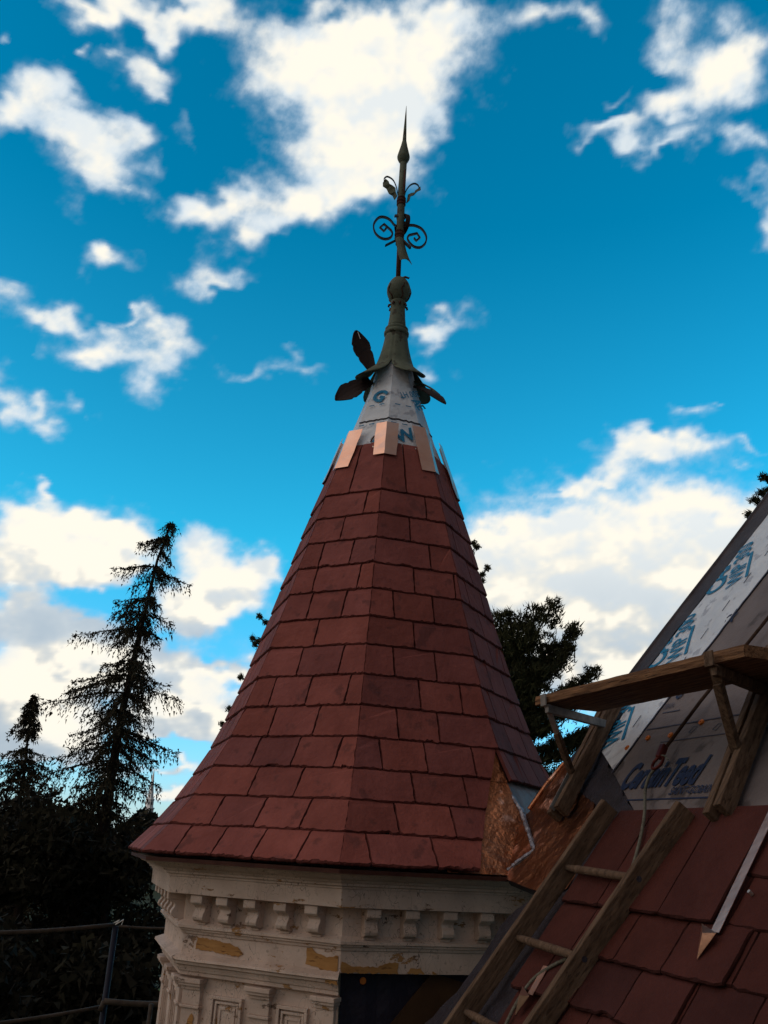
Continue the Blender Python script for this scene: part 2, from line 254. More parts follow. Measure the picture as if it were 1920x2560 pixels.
def vnoise(P):
    i = np.floor(P).astype(int); f = P-i; f = f*f*(3-2*f); r = 0
    for a in (0, 1):
        for b in (0, 1):
            for d in (0, 1):
                wgt = (f[:, 0] if a else 1-f[:, 0])*(f[:, 1] if b else 1-f[:, 1])*(f[:, 2] if d else 1-f[:, 2])
                r = r+wgt*LT[(i[:, 0]+a) % 48, (i[:, 1]+b) % 48, (i[:, 2]+d) % 48]
    return r
def fbm(P, o=5, g_=.52):
    r = 0; a = 1; t = 0
    for k in range(o): r = r+a*vnoise(P*(2.03**k)+k*7.3); t += a; a *= g_
    return r/t
def cfield(az, el):
    S = np.zeros_like(az); 
    for a0, e0, ra, rb, rot, wt in CL:
        dx = (az-a0)*math.cos(R_(e0)); dy = el-e0; cr, sr = math.cos(R_(rot)), math.sin(R_(rot))
        r2 = ((dx*cr+dy*sr)/ra)**2+((-dx*sr+dy*cr)/rb)**2
        k = r2 < 8; S[k] += (wt*1.22 if 0 < wt < .95 and e0 > 16 else wt)*np.exp(-r2[k]*(.95 if e0 > 20 else .72))
    return S
def sky_shell():
    A = np.unique(np.concatenate([np.arange(-180, -38, 2.), np.arange(-38, 38, .14), np.arange(38, 180.1, 2.)]))
    E = np.unique(np.concatenate([np.arange(-3, 52, .14), np.arange(52, 88, 2.), [89.9]]))
    az, el = np.meshgrid(A, E); sh = az.shape; az = az.ravel(); el = el.ravel()
    ar, er = np.radians(az), np.radians(el)
    D = np.stack([np.sin(ar)*np.cos(er), np.cos(ar)*np.cos(er), np.sin(er)], 1)
    Q = D.copy(); Q[:, 2] *= 1.5
    wx = fbm(Q*9+3, 4)-.5; wy = fbm(Q*9+31, 4)-.5; wx2 = fbm(Q*38+5, 3)-.5; wy2 = fbm(Q*38+61, 3)-.5
    a2 = az+wx*3.6+wx2*2.2; e2 = el+wy*3.2+wy2*2.2
    S = np.minimum(cfield(a2, e2), 2.0)
    out = (np.abs(az) > 42) | (el > 53)
    fill_cloud = np.clip((fbm(D*5+9, 4)-.22)*7, 0, 1.3); S = np.where(out, fill_cloud, S)
    det = fbm(Q*26+17, 6, .62)-.5
    low = np.clip((20-el)/16, 0, 1)
    amp = .62-.27*low
    v = S-(.22+.06*low)+det*amp*2.2
    soft = 1.30-.82*low
    cov = np.clip(v/soft+.03, 0, 1); cov = cov*cov*(3-2*cov)*np.where(S < .05, 0, 1)
    haze = np.clip((3.0-el)/5, 0, 1)*.35; cov = np.maximum(cov, haze)
    # how much cloud lies above a point (towards the light) makes its base grey
    ab = np.minimum(cfield(a2+.3, e2+1.7), 1.6)*.55+np.minimum(cfield(a2+.2, e2+3.4), 1.6)*.45
    nn = fbm(Q*13+40, 5)-.5
    e3 = er+R_(1.1); D3 = np.stack([np.sin(ar+R_(.5))*np.cos(e3), np.cos(ar+R_(.5))*np.cos(e3), np.sin(e3)*1.5], 1)
    rel = (fbm(D3*11+17, 5, .6)-fbm(Q*11+17, 5, .6))*4.2
    gr = .92*(1-np.exp(-1.5*np.maximum(0, (ab-.70)*.40+nn*1.5+rel*1.5)))*np.clip((20-el)/8, 0, 1)
    gr = np.maximum(gr, np.clip((.55-cov)*.7, 0, .3))
    dens = np.clip((S-.55+det*2.0)*.95, 0, 1)
    br = np.array([.765, .725, .63]); mid = np.array([.46, .56, .66]); dk = np.array([.175, .25, .325])
    colr = mid+(br-mid)*dens[:, None]; lo_k = low[:, None]*.75; colr = colr+(br-colr)*lo_k*np.clip(cov*1.4-.3, 0, 1)[:, None]
    colr = colr+(dk-colr)*(gr*.95)[:, None]
    hi = np.clip(-rel*1.1-.02, 0, 1)*.0+np.clip(.30-dens*.2+rel*.9+nn*.8, 0, .55); colr = colr+(np.array([.48, .575, .665])-colr)*(hi*(1-low*.6))[:, None]
    left = .5+.5*np.cos(ar-R_(-104)); gl = (.09+.64*left**2.3)*(.45+.55*np.clip(el/35, 0, 1))  # unseen cloud outside the view, added as warm fill light, brightest from the left
    colr = np.where(out[:, None], np.array([1., .78, .62])*gl[:, None], colr)
    V = D*2500
    nr, ncol = sh
    i = (np.arange(nr-1)[:, None]*ncol+np.arange(ncol-1)[None, :]).ravel()
    keep = (cov[i]+cov[i+1]+cov[i+ncol]+cov[i+ncol+1]) > .004
    i = i[keep]
    F = np.stack([i, i+ncol, i+ncol+1, i+1], 1)
    me = bpy.data.meshes.new('sky'); me.vertices.add(len(V)); me.vertices.foreach_set('co', V.ravel())
    me.loops.add(F.size); me.loops.foreach_set('vertex_index', F.ravel()); me.polygons.add(len(F)); me.polygons.foreach_set('loop_start', np.arange(len(F))*4); me.polygons.foreach_set('loop_total', np.full(len(F), 4)); me.update(calc_edges=True)
    at = me.attributes.new('cloud', 'FLOAT_COLOR', 'POINT'); at.data.foreach_set('color', np.concatenate([colr, cov[:, None]], 1).ravel())
    me.polygons.foreach_set('use_smooth', [True]*len(F))
    m = bpy.data.materials.new('clouds'); m.use_nodes = True; t = m.node_tree; t.nodes.clear(); N = t.nodes.new; L = t.links.new
    o = N('ShaderNodeOutputMaterial'); at = N('ShaderNodeAttribute'); at.attribute_name = 'cloud'
    em = N('ShaderNodeEmission'); tr = N('ShaderNodeBsdfTransparent'); mx = N('ShaderNodeMixShader')
    tc = N('ShaderNodeTexCoord'); nz = N('ShaderNodeTexNoise'); nz.inputs['Scale'].default_value = .035; nz.inputs['Detail'].default_value = 7; nz.inputs['Roughness'].default_value = .68
    L(tc.outputs['Object'], nz.inputs[0])
    # fine wisps: cover + (noise - .5) * cover * (1 - cover) * k
    a1 = N('ShaderNodeMath'); a1.operation = 'SUBTRACT'; L(nz.outputs[0], a1.inputs[0]); a1.inputs[1].default_value = .5
    a2_ = N('ShaderNodeMath'); a2_.operation = 'SUBTRACT'; a2_.inputs[0].default_value = 1; L(at.outputs['Alpha'], a2_.inputs[1])
    a3 = N('ShaderNodeMath'); a3.operation = 'MULTIPLY'; L(at.outputs['Alpha'], a3.inputs[0]); L(a2_.outputs[0], a3.inputs[1])
    a4 = N('ShaderNodeMath'); a4.operation = 'MULTIPLY'; L(a1.outputs[0], a4.inputs[0]); L(a3.outputs[0], a4.inputs[1])
    a5 = N('ShaderNodeMath'); a5.operation = 'MULTIPLY_ADD'; L(a4.outputs[0], a5.inputs[0]); a5.inputs[1].default_value = 2.6; L(at.outputs['Alpha'], a5.inputs[2]); a5.use_clamp = True
    L(a5.outputs[0], mx.inputs[0]); L(tr.outputs[0], mx.inputs[1]); L(em.outputs[0], mx.inputs[2]); L(at.outputs['Color'], em.inputs[0]); L(mx.outputs[0], o.inputs[0])
    m.cycles.emission_sampling = 'NONE'
    me.materials.append(m); ob = bpy.data.objects.new('sky', me); COL.objects.link(ob); ob['kind'] = 'structure'
sky_shell()

# ================================================================== TURRET
HR = [.385, .525, .580, .632, .693, .739, .798, .851, .914, .981, 1.056, 1.154, 1.254, 1.377, 1.517]
HZ = [2.62, 2.203, 2.02, 1.835, 1.648, 1.47, 1.283, 1.103, .916, .732, .552, .378, .216, .057, -.088]
def op(r, z, k):
    a = PH+k*math.pi/4; return AX+Vector((r*math.sin(a), -r*math.cos(a), z))
def fnorm(k):
    a = PH+(k+.5)*math.pi/4; return Vector((math.sin(a), -math.cos(a), 0))
turret = thing('turret', 'octagonal corner turret with a steep red slate spire over a peeling white bracketed cornice', 'turret', AX+Vector((0, 0, GZ)))
# deck under the slates, then the pale membrane of the bare top
def deck_r(i, k): return HR[i]-.02
mb = MB(); nh = len(HR); mb.add([op(deck_r(i, k), HZ[i], k) for k in range(-3, 5) for i in range(nh)], [(a*nh+i, a*nh+i+1, ((a+1) % 8)*nh+i+1, ((a+1) % 8)*nh+i) for a in range(8) for i in range(nh-1)]); mb.build('roof_deck', 'black', turret)
mb = MB(); prof = [(.41, 2.53), (.385, 2.62), (.325, 2.77), (.322, 2.775), (.18, 3.2), (.12, 3.45)]
mb.lathe([(r+.004, z) for r, z in prof], AX, 8, PH); memb = mb.build('membrane', 'membrane', turret, label='pale wrinkled membrane round the unslated top of the spire')
mb = MB()
for k in range(-3, 3):      # the black ragged lap line that goes round the membrane
    if k in (-3, -2): continue
    pts = []
    for i in range(13):
        t = i/12; z = 2.855+random.uniform(-.006, .006); r = .325-(z-2.77)*.345+.0045
        pts.append(op(r, z, k).lerp(op(r, z, k+1), t))
    mb.ribbon(pts, (0, 0, .012), .006)
mb.build('lap_line', 'black', memb)
def slate(mb, p00, p10, p11, p01, nrm, th, chip=.006, n=16):
    """one split slate: ragged outline, the face set back from it by an uneven chipped bevel; nrm outward"""
    def pt(s, t): return (p00.lerp(p10, s)).lerp(p01.lerp(p11, s), t)
    upv = ((p01-p00)+(p11-p10)).normalized(); side = (p10-p00).normalized(); big = random.random() < .16; q = random.uniform(.1, .9); m_ = 9
    B = []; F = []
    ph1, ph2 = random.uniform(0, 6), random.uniform(0, 6); skew = random.uniform(-.003, .003)
    for i in range(n+1):
        s = i/n; j = random.uniform(-chip, chip)*.42+math.sin(s*5+ph1)*.0016+skew*(s-.5)*2
        if big and abs(s-q) < .10: j += random.uniform(.006, .014)
        if i in (0, n): j += random.uniform(.001, .006)
        B.append(pt(s, 0)+upv*j); F.append((upv, .0035+abs(random.gauss(0, chip*.75))))
    for i in range(1, m_):
        j = random.uniform(-chip, chip)*.30+math.sin(i*.9+ph2)*.001; B.append(pt(1, i/m_)-side*j*(1 if i < m_-1 else 0)); F.append((-side, .0012+abs(random.gauss(0, .0014))))
    B += [pt(1, 1), pt(0, 1)]; F += [(Vector((0, 0, 0)), 0)]*2
    for i in range(m_-1, 0, -1):
        j = random.uniform(-chip, chip)*.30; B.append(pt(0, i/m_)+side*j); F.append((side, .0015+abs(random.gauss(0, .0018))))
    N = len(B); top = n+m_
    hgt = lambda i: th*(.35 if i in (top, top+1) else 1.)
    v = [b for b in B]+[b+nrm*hgt(i)*.5 for i, b in enumerate(B)]+[b+nrm*hgt(i)+f[0]*f[1] for i, (b, f) in enumerate(zip(B, F))]
    g_ = random.uniform(.88, 1.11); h_ = random.uniform(-.04, .04)
    if random.random() < .16: g_ *= .84; h_ -= .05
    mb.tv = (g_*.50, g_*.46, g_*.46, 1)  # dark split edges, with the courses' shadow lines put into the tint too
    mb.add(v, [(r*N+i, r*N+(i+1) % N, (r+1)*N+(i+1) % N, (r+1)*N+i) for r in (0, 1) for i in range(N)])
    mb.tv = (g_*(1+h_), g_, g_*(1-h_*1.5), 1); mb.add([x for x in v[2*N:]], [tuple(range(N))])
def course(mb, k, i, cuts, th=.017, gap=.006):
    """slates of course i on facet k; cuts are fractions along the facet"""
    nr = fnorm(k); b0, b1 = op(HR[i], HZ[i], k), op(HR[i], HZ[i], k+1); t0, t1 = op(HR[i-1]+.003, HZ[i-1]+.01, k), op(HR[i-1]+.003, HZ[i-1]+.01, k+1)
    upv = ((t0-b0)+(t1-b1)).normalized(); nn = (b1-b0).cross(upv).normalized()
    if nn.dot(nr) < 0: nn = -nn
    b0, b1 = b0+nn*.012, b1+nn*.012
    # joints run straight up the slope, so each keeps its distance from the facet's middle line
    mid_b, mid_t = (b0+b1)/2, (t0+t1)/2; wb, wt = (b1-b0).length, (t1-t0).length; dr = (b1-b0).normalized()
    for a, b in zip(cuts[:-1], cuts[1:]):
        xa, xb = (a-.5)*wb, (b-.5)*wb; la = -wb/2 if a == 0 else xa+gap/2; lb = wb/2 if b == 1 else xb-gap/2
        ta = -wt/2 if a == 0 else max(xa+gap/2, -wt/2); tb = wt/2 if b == 1 else min(xb-gap/2, wt/2)
        ext = (.012+th*.85)*math.tan(math.pi/8)
        if a == 0: la -= ext; ta -= ext*.6
        if b == 1: lb += ext; tb += ext*.6
        if lb-la < .02: continue
        if tb <= ta: continue
        slate(mb, mid_b+dr*la, mid_b+dr*lb, mid_t+dr*tb, mid_t+dr*ta, nn, th)
# joint positions (fractions) read course by course for the three facets that face the street
JL = {1: [.43], 2: [.76], 3: [.47], 4: [.26, .68], 5: [.27, .83], 6: [.30, .70], 7: [.46], 8: [.37, .77], 9: [.20, .53, .87], 10: [.30, .66], 11: [.27, .57, .87], 12: [.36, .66], 13: [.24, .50, .76], 14: [.17, .37, .58, .80]}
JR = {1: [.42], 2: [.72], 3: [.45], 4: [.69], 5: [.47, .95], 6: [.24, .66], 7: [.44], 8: [.25, .62], 9: [.46, .80], 10: [.28, .58], 11: [.17, .46, .78], 12: [.36, .67], 13: [.26, .55, .85], 14: [.13, .42, .71]}
slates = MB(); clipped = MB(); behind = MB()
for k in range(-4, 4):
    for i in range(1, 15):
        width = 2*HR[i]*math.sin(math.pi/8)
        if k == -1: cuts = JL[i]
        elif k == 0: cuts = JR[i]
        else:
            nsl = max(1, round(width/.25)); off = (.5 if i % 2 else 0); cuts = [(j+off+random.uniform(-.12, .12))/nsl for j in range(0, nsl+1)]; cuts = [x for x in cuts if .07 < x < .93]
        cuts = [0.]+sorted(cuts)+[1.]
        if k in (1, 2, 3) and i > 11: continue
        tgt = clipped if (k == 0 and i >= 11) else (behind if k in (1, 2, 3) else slates)
        course(tgt, k, i, cuts)
so = slates.build('slates', 'slate', turret, label='red slate courses on the spire')
for mb_, planes in ((clipped, 'cut'), (behind, 'roof')):
    o = mb_.build('slates', 'slate', turret)
    if planes == 'cut':      # the courses stop on a slanting line where the copper valley starts
        a = op(HR[10], HZ[10], 0).lerp(op(HR[10], HZ[10], 1), 1.0); b = op(HR[14], HZ[14], 0).lerp(op(HR[14], HZ[14], 1), .605)
        nn = (b-a).cross(fnorm(0)+zz*.6).normalized()
        if nn.dot(op(1, 0, 0)-op(1, 0, 1)) < 0: nn = -nn
        clip(o, a, nn)
# hip tabs of bright copper folded over each hip
def hip_tab(k, wl, wr, z0, z1, dark=False):
    def at(z, off):
        r = np.interp(z, HZ[::-1]+[3.45], HR[::-1]+[.12])
        base = op(r+.046, z, k); f = fnorm(k if off > 0 else k-1); d = (op(1, 0, k+1)-op(1, 0, k)).normalized() if off > 0 else (op(1, 0, k)-op(1, 0, k-1)).normalized()
        return base+d*off
    mb = MB(); n = 5; vs = []; fs = []
    for i in range(n+1):
        z = z0+(z1-z0)*i/n; jz = [random.uniform(-.006, .006) if i in (0,) else 0 for _ in range(3)]
        for off in (-wl, 0., wr):
            p = at(z, off if off else 1e-6); p = p if off else at(z, 1e-6)
            p = p+Vector((random.uniform(-.0025, .0025), random.uniform(-.0025, .0025), jz[0])); vs.append(p)
    for i in range(n):
        a = 3*i
        fs += [(a, a+1, a+4, a+3), (a+1, a+2, a+5, a+4)]
    mb.add(vs, fs); o = mb.build('hip_flashing', 'copper', turret)
    s_ = o.modifiers.new('solid', 'SOLIDIFY'); s_.thickness = .003; return o
for k, wl, wr, z0, z1 in ((-2, .07, .07, 2.46, 2.80), (-1, .06, .105, 2.44, 2.76), (0, .085, .088, 2.50, 2.79), (1, .10, .05, 2.42, 2.80), (2, .06, .06, 2.35, 2.78)):
    hip_tab(k, wl, wr, z0, z1)
# small nail heads below the membrane
for k, f, z in ((-1, .72, 2.585), (0, .68, 2.60)):
    mb = MB(); r = np.interp(z, HZ[::-1], HR[::-1])+.03; p = op(r, z, k).lerp(op(r, z, k+1), f); mb.tube([p, p+fnorm(k)*.006], .005, 8); mb.build('nail_head', 'nail', turret)
# torn hole in the membrane and printed marks
def on_facet(k, x, z, out=.010):
    """point on the upper part of facet k: x metres right of its middle line"""
    r = np.interp(z, [2.53, 2.62, 3.2, 3.45], [.41, .385, .18, .12]); a, b = op(r, z, k), op(r, z, k+1); return (a+b)/2+(b-a).normalized()*x+fnorm(k)*out
def text_on(s, m, org, ex, ey, size, parent, name='print', shear=0., bold=.0, lift=.002, squash=1.0, lbl=None, keep=None):
    cu = bpy.data.curves.new(name, 'FONT'); cu.body = s; cu.size = 1; cu.shear = shear; cu.offset = bold; cu.resolution_u = 3
    ob = bpy.data.objects.new('tmp', cu); COL.objects.link(ob); bpy.context.view_layer.update()
    me = bpy.data.meshes.new_from_object(ob.evaluated_get(bpy.context.evaluated_depsgraph_get())); bpy.data.objects.remove(ob)
    ex, ey = Vector(ex).normalized(), Vector(ey).normalized(); nz_ = ex.cross(ey)
    for v in me.vertices: v.co = Vector(org)+ex*v.co.x*size*squash+ey*v.co.y*size+nz_*lift
    me.materials.clear(); me.materials.append(M[m]); me.name = name
    o = link(name, me, parent); o['label'] = lbl or 'printed lettering reading '+s
    if keep: clip(o, keep[0], keep[1])
    return o
def facet_axes(k):
    a, b = op(.385, 2.62, k), op(.385, 2.62, k+1); c_, d_ = op(.18, 3.2, k), op(.18, 3.2, k+1)
    return (b-a).normalized(), ((c_+d_)/2-(a+b)/2).normalized()
ex, ey = facet_axes(0)
rr = Matrix.Rotation(R_(200), 3, ex.cross(ey)); text_on('300 HT', 'ink_blue', on_facet(0, .125, 3.165), rr@ex, rr@ey, .085, memb, bold=.01, squash=.62)
rr = Matrix.Rotation(R_(-60), 3, ex.cross(ey)); text_on('AE', 'ink_blue', on_facet(0, .07, 3.06), rr@ex, rr@ey, .09, memb, bold=.04)
rr = Matrix.Rotation(R_(25), 3, ex.cross(ey)); text_on('W', 'ink_blue', on_facet(0, -.055, 2.64), rr@ex, rr@ey, .15, memb, bold=.03)
ex, ey = facet_axes(-1)
rr = Matrix.Rotation(R_(-25), 3, ex.cross(ey)); text_on('G', 'ink_blue', on_facet(-1, -.07, 3.06), rr@ex, rr@ey, .15, memb, bold=.04)
rr = Matrix.Rotation(R_(-30), 3, ex.cross(ey)); text_on('4', 'ink_blue', on_facet(-1, .03, 2.63), rr@ex, rr@ey, .10, memb, bold=.04)
for k in (-1, 0):
    for z, n in ((2.99, 2), (2.81, 3)):
        e_, _ = facet_axes(k)
        for j in range(n):
            x = (j-(n-1)/2)*.082; p = on_facet(k, x, z, .012); mb = MB(); mb.box(p-e_*.02, e_*.04, zz*.007, fnorm(k)*.001); mb.build('printed_dash', 'ink_blue', memb)
mb = MB(); p = on_facet(-1, .055, 2.665, .012); e_, u_ = facet_axes(-1)
mb.ribbon([p+e_*(.024*math.cos(a)*1.0)+u_*(.05*math.sin(a)-.02) for a in np.linspace(-.1, math.pi+.1, 12)], fnorm(-1)*.006, .009); mb.build('torn_flap', 'rust', memb)
# copper on the two facets beside the house, with solder seams
for k, rng_ in ((0, range(9, 15)), (1, range(9, 15))):
    mb = MB()
    for i in rng_:
        if i == 14: continue
        vs = []; n = 6
        for j in range(n+1):
            for ii in (i, i+1):
                p = op(HR[ii]-.004, HZ[ii], k).lerp(op(HR[ii]-.004, HZ[ii], k+1), j/n); vs.append(p+fnorm(k)*random.uniform(-.003, .003))
        mb.add(vs, [(2*j, 2*j+1, 2*j+3, 2*j+2) for j in range(n)])
    o = mb.build('copper_valley', 'copper2' if k == 0 else 'copper4', turret, label='crinkled copper sheet beside the slates' if k == 0 else 'dull streaked copper sheet under the slate edge'); clip(o, op(HR[9], HZ[9], 0).lerp(op(HR[9], HZ[9], 1), .45), (op(1, 0, 1)-op(1, 0, 0)).normalized())
def lumpy(mb, pts, w_, nrm):
    pts = [Vector(p) for p in pts]; L_ = []
    for a, b in zip(pts[:-1], pts[1:]):
        n = max(2, int((b-a).length/.012)); L_ += [a.lerp(b, i/n) for i in range(n)]
    L_.append(pts[-1]); rad = [w_*random.uniform(.75, 1.2) for _ in L_]; mb.tube([p+Vector([random.uniform(-.002, .002) for _ in range(3)]) for p in L_], rad, 6)
mb = MB(); lumpy(mb, [op(HR[11]-.012, HZ[11]-.03, 1), op(HR[12]-.006, HZ[12]+.02, 1), rp(4.21, 1.31, .004), rp(4.40, 1.15, .004)], .013, rn); mb.build('solder_seam', 'solder', turret, label='lumpy grey solder seam on the copper')
# cornice
prof = [(1.20, -.10), (1.505, -.102), (1.50, -.118), (1.47, -.122), (1.44, -.140), (1.41, -.146), (1.40, -.158), (1.388, -.160), (1.385, -.172), (1.37, -.176), (1.368, -.186), (1.36, -.188), (1.358, -.268), (1.33, -.272), (1.24, -.272), (1.238, -.42)]
def octo(name, prof, m, ks, closed_ends=True):
    mb = MB(); vs = []; fs = []; m_ = len(prof); kk = list(ks)+[ks[-1]+1]; sub = 6
    cols = []
    for q, k in enumerate(kk):
        for s in range(sub if q < len(kk)-1 else 1): cols.append((k, s/sub))
    for k, f in cols:
        for r, z in prof:
            p = op(r, z, k).lerp(op(r, z, k+1), f) if f else op(r, z, k)
            vs.append(p+zz*random.uniform(-.0012, .0012))
    for i in range(len(cols)-1):
        for j in range(m_-1): a = i*m_+j; fs.append((a, a+1, a+m_+1, a+m_))
    mb.add(vs, fs); return mb.build(name, m, turret)
octo('cornice', prof, 'paint', range(-5, 1))
mb = MB(); mb.lathe([(1.512, -.096), (1.512, -.116), (1.30, -.116)], AX, 8, PH, False); mb.build('drip_edge', 'rust', turret)
octo('lower_moulding', [(1.238, -.40), (1.276, -.422), (1.276, -.434), (1.262, -.438), (1.262, -.446), (1.25, -.450), (1.246, -.462), (1.236, -.467)], 'paint', range(-5, 1))
octo('frieze', [(1.236, -.46), (1.236, -.562), (1.20, -.566)], 'paint', range(-5, 1))
octo('belt_moulding', [(1.236, -.555), (1.288, -.574), (1.292, -.586), (1.275, -.592), (1.272, -.604), (1.255, -.610), (1.245, -.636), (1.236, -.640), (1.234, -.656), (1.195, -.658)], 'paint', range(-5, 0))
octo('wall', [(1.195, -.656), (1.195, GZ)], 'paint', range(-5, 0))
# modillion brackets in the cornice, each one a part
def bracket(k, f):
    a, b = op(1.238, 0, k), op(1.238, 0, k+1); e = (b-a).normalized(); o = a.lerp(b, f); nr = fnorm(k); w_ = .066
    P = [(0, -.272), (.088, -.272), (.088, -.312), (.078, -.318), (.070, -.330), (.066, -.346), (.060, -.36), (.046, -.372), (.030, -.380), (.022, -.390), (.024, -.402), (.014, -.412), (0, -.414)]
    # cap block then the scroll below it (scroll bulges in the middle)
    mb = MB(); mb.slab([o+nr*.0+zz*-.2725-e*w_*.55, o+nr*.095+zz*-.2725-e*w_*.55, o+nr*.095+zz*-.2725+e*w_*.55, o+zz*-.2725+e*w_*.55], zz, .038)
    S = [(.084, -.310), (.080, -.318), (.062, -.324), (.052, -.334), (.054, -.348), (.064, -.360), (.070, -.376), (.064, -.391), (.046, -.399), (.020, -.402), (0, -.401), (0, -.310)]
    vs = [o+nr*x+zz*z_+e*sg*w_*.5 for sg in (-1, 1) for x, z_ in S]; n = len(S)
    mb.add(vs, [tuple(range(n))[::-1], tuple(range(n, 2*n))]+[(i, (i+1) % n, n+(i+1) % n, n+i) for i in range(n)])
    mb.slab([o+zz*-.4015-e*w_*.42, o+nr*.03+zz*-.4015-e*w_*.42, o+nr*.03+zz*-.4015+e*w_*.42, o+zz*-.4015+e*w_*.42], zz, .012)
    mb.build('bracket', 'paint', turret, bevel=.003)
for k, fr in ((-1, (.135, .305, .485, .675, .865)), (0, (.135, .345, .555, .765, .94)), (-2, (.12, .31, .5, .69, .88)), (-3, (.6, .8))):
    for f in fr: bracket(k, f)
# bare yellow wood where the paint has come off the frieze
def patch(k, pts, m='barewood', r=1.239, name='bare_wood'):
    a, b = op(r, 0, k), op(r, 0, k+1); nr = fnorm(k); L_ = []
    for (f0, z0), (f1, z1) in zip(pts, pts[1:]+pts[:1]):
        n = max(2, int(math.hypot((f1-f0)*.95, z1-z0)/.012))
        for i in range(n): t = i/n; L_.append(a.lerp(b, f0+(f1-f0)*t+random.uniform(-.004, .004))+zz*(z0+(z1-z0)*t+random.uniform(-.004, .004)))
    mb = MB(); mb.slab([p+nr*.002 for p in L_], nr, .0015); mb.build(name, m, turret, label='patch of bare yellow wood under flaked paint')
patch(-1, [(.10, -.475), (.24, -.482), (.33, -.49), (.39, -.51), (.41, -.53), (.38, -.548), (.30, -.54), (.22, -.535), (.10, -.532)])
patch(-1, [(.80, -.470), (.83, -.468), (.86, -.488), (.92, -.498), (.99, -.490), (.99, -.556), (.90, -.555), (.80, -.540)])
patch(-1, [(.93, -.59), (.995, -.588), (.995, -.606), (.93, -.606)], r=1.276)
patch(0, [(.005, -.515), (.03, -.515), (.06, -.535), (.20, -.532), (.25, -.515), (.31, -.513), (.31, -.560), (.005, -.560)])
patch(0, [(.38, -.535), (.43, -.535), (.46, -.56), (.36, -.56)])
patch(0, [(.50, -.545), (.53, -.56), (.50, -.56)])
# pilasters and sunk panels of the wall
def pilaster(k, s0, s1, cap=.018):
    a, b = op(1.195, 0, k), op(1.195, 0, k+1); e = (b-a).normalized(); mid = (a+b)/2; nr = fnorm(k)
    def bar(x0, x1, z0, z1, d): mb.box(mid+e*x0+zz*z1-nr*.01, e*(x1-x0), nr*(d+.01), zz*(z0-z1))
    mb = MB(); bar(s0, s1, -.80, -4., .022); p = mb.build('pilaster', 'paint', turret, bevel=.002)
    mb = MB(); bar(s0-cap, s1+cap, -.668, -.690, .062); bar(s0-cap*.7, s1+cap*.7, -.690, -.704, .052); bar(s0-cap*.2, s1+cap*.2, -.704, -.722, .036); bar(s0, s1, -.722, -.792, .026); bar(s0-.006, s1+.006, -.792, -.806, .034)
    mb.build('capital', 'paint', p, bevel=.003)
def panel(k, s0, s1, ztop):
    a, b = op(1.195, 0, k), op(1.195, 0, k+1); e = (b-a).normalized(); mid = (a+b)/2; nr = fnorm(k); zb = -2.2
    mb = MB(); 
    for j, (d, wd) in enumerate(((.022, .016), (.014, .012), (.006, .014))):
        x0, x1, zt = s0+j*.022, s1-j*.022, ztop-j*.024
        mb.box(mid+e*x0+zz*zt, e*(x1-x0), nr*d, zz*-wd); mb.box(mid+e*x0+zz*(zt-wd), e*wd, nr*d, zz*(zb-zt)); mb.box(mid+e*(x1-wd)+zz*(zt-wd), e*wd, nr*d, zz*(zb-zt))
    mb.build('wall_panel', 'paint', turret, bevel=.002)
for k in (-3, -2, -1):
    pilaster(k, -.448, -.335); pilaster(k, -.03, .085); pilaster(k, .35, .448)
    panel(k, -.27, -.08, -.735); panel(k, .125, .30, -.735)
patch(-1, [(.075, -.86), (.10, -.83), (.115, -.84), (.11, -.93), (.085, -1.0), (.06, -1.02), (.055, -.95)], r=1.222)
patch(-1, [(.20, -.84), (.235, -.80), (.25, -.87), (.23, -.99), (.20, -1.02)], r=1.1965)
# the unfinished side towards the house: navy sheet, a brown board set on its corner, an orange cap nail
a, b = op(1.16, 0, 0), op(1.16, 0, 1)
mb = MB(); vs = []; fs = []; n = 14; m_ = 10
for i in range(n+1):
    for j in range(m_+1):
        p = a.lerp(b, i/n)+zz*(-.555-(2.0*j/m_)); vs.append(p+fnorm(0)*random.uniform(-.008, .008))
for i in range(n):
    for j in range(m_): q = i*(m_+1)+j; fs.append((q, q+1, q+m_+2, q+m_+1))
mb.add(vs, fs); mb.build('navy_sheet', 'navy', turret, label='dark navy sheeting over the open side below the cornice')
e = (b-a).normalized()
mb = MB(); o_ = a.lerp(b, .50)+zz*-.80+fnorm(0)*.02; mb.slab([o_-e*.20, o_+zz*.24+e*.02, o_+e*.34+zz*.16, o_+e*.2-zz*.25, o_-e*.02-zz*.16], fnorm(0), .01); mb.build('brown_board', mat('brown_board_wood', c(.05, .022, .008), c(.075, .034, .012), 6, .8, .3, 30), turret, label='brown board set on its corner below the cornice')
mb = MB(); o_ = a.lerp(b, .12)+zz*-.60+fnorm(0)*.012; mb.tube([o_, o_+fnorm(0)*.008], .016, 10); mb.build('cap_nail', 'orange', turret, label='orange cap nail in the navy sheet')
# ================================================================== FINIAL on top of the spire
fin = thing('finial', 'weathered green metal finial with a spear tip, scrolls and bent dark leaves crowning the spire', 'finial', AX+Vector((0, 0, 3.3)))
def fx(x, z, y=6.0): return Vector((x, y, z))
def z1(X, Y, y=6.0):        # reads the sheet of traced finial outlines (units of the sheet to metres at the axis)
    return fx((X-np.interp(Y, [100, 630, 1090, 1440, 2000], [952, 938, 912, 900, 885]))*.00081, 5.44-(Y-630)*.000992, y)
CX = Vector((.020, 6.0, 0))
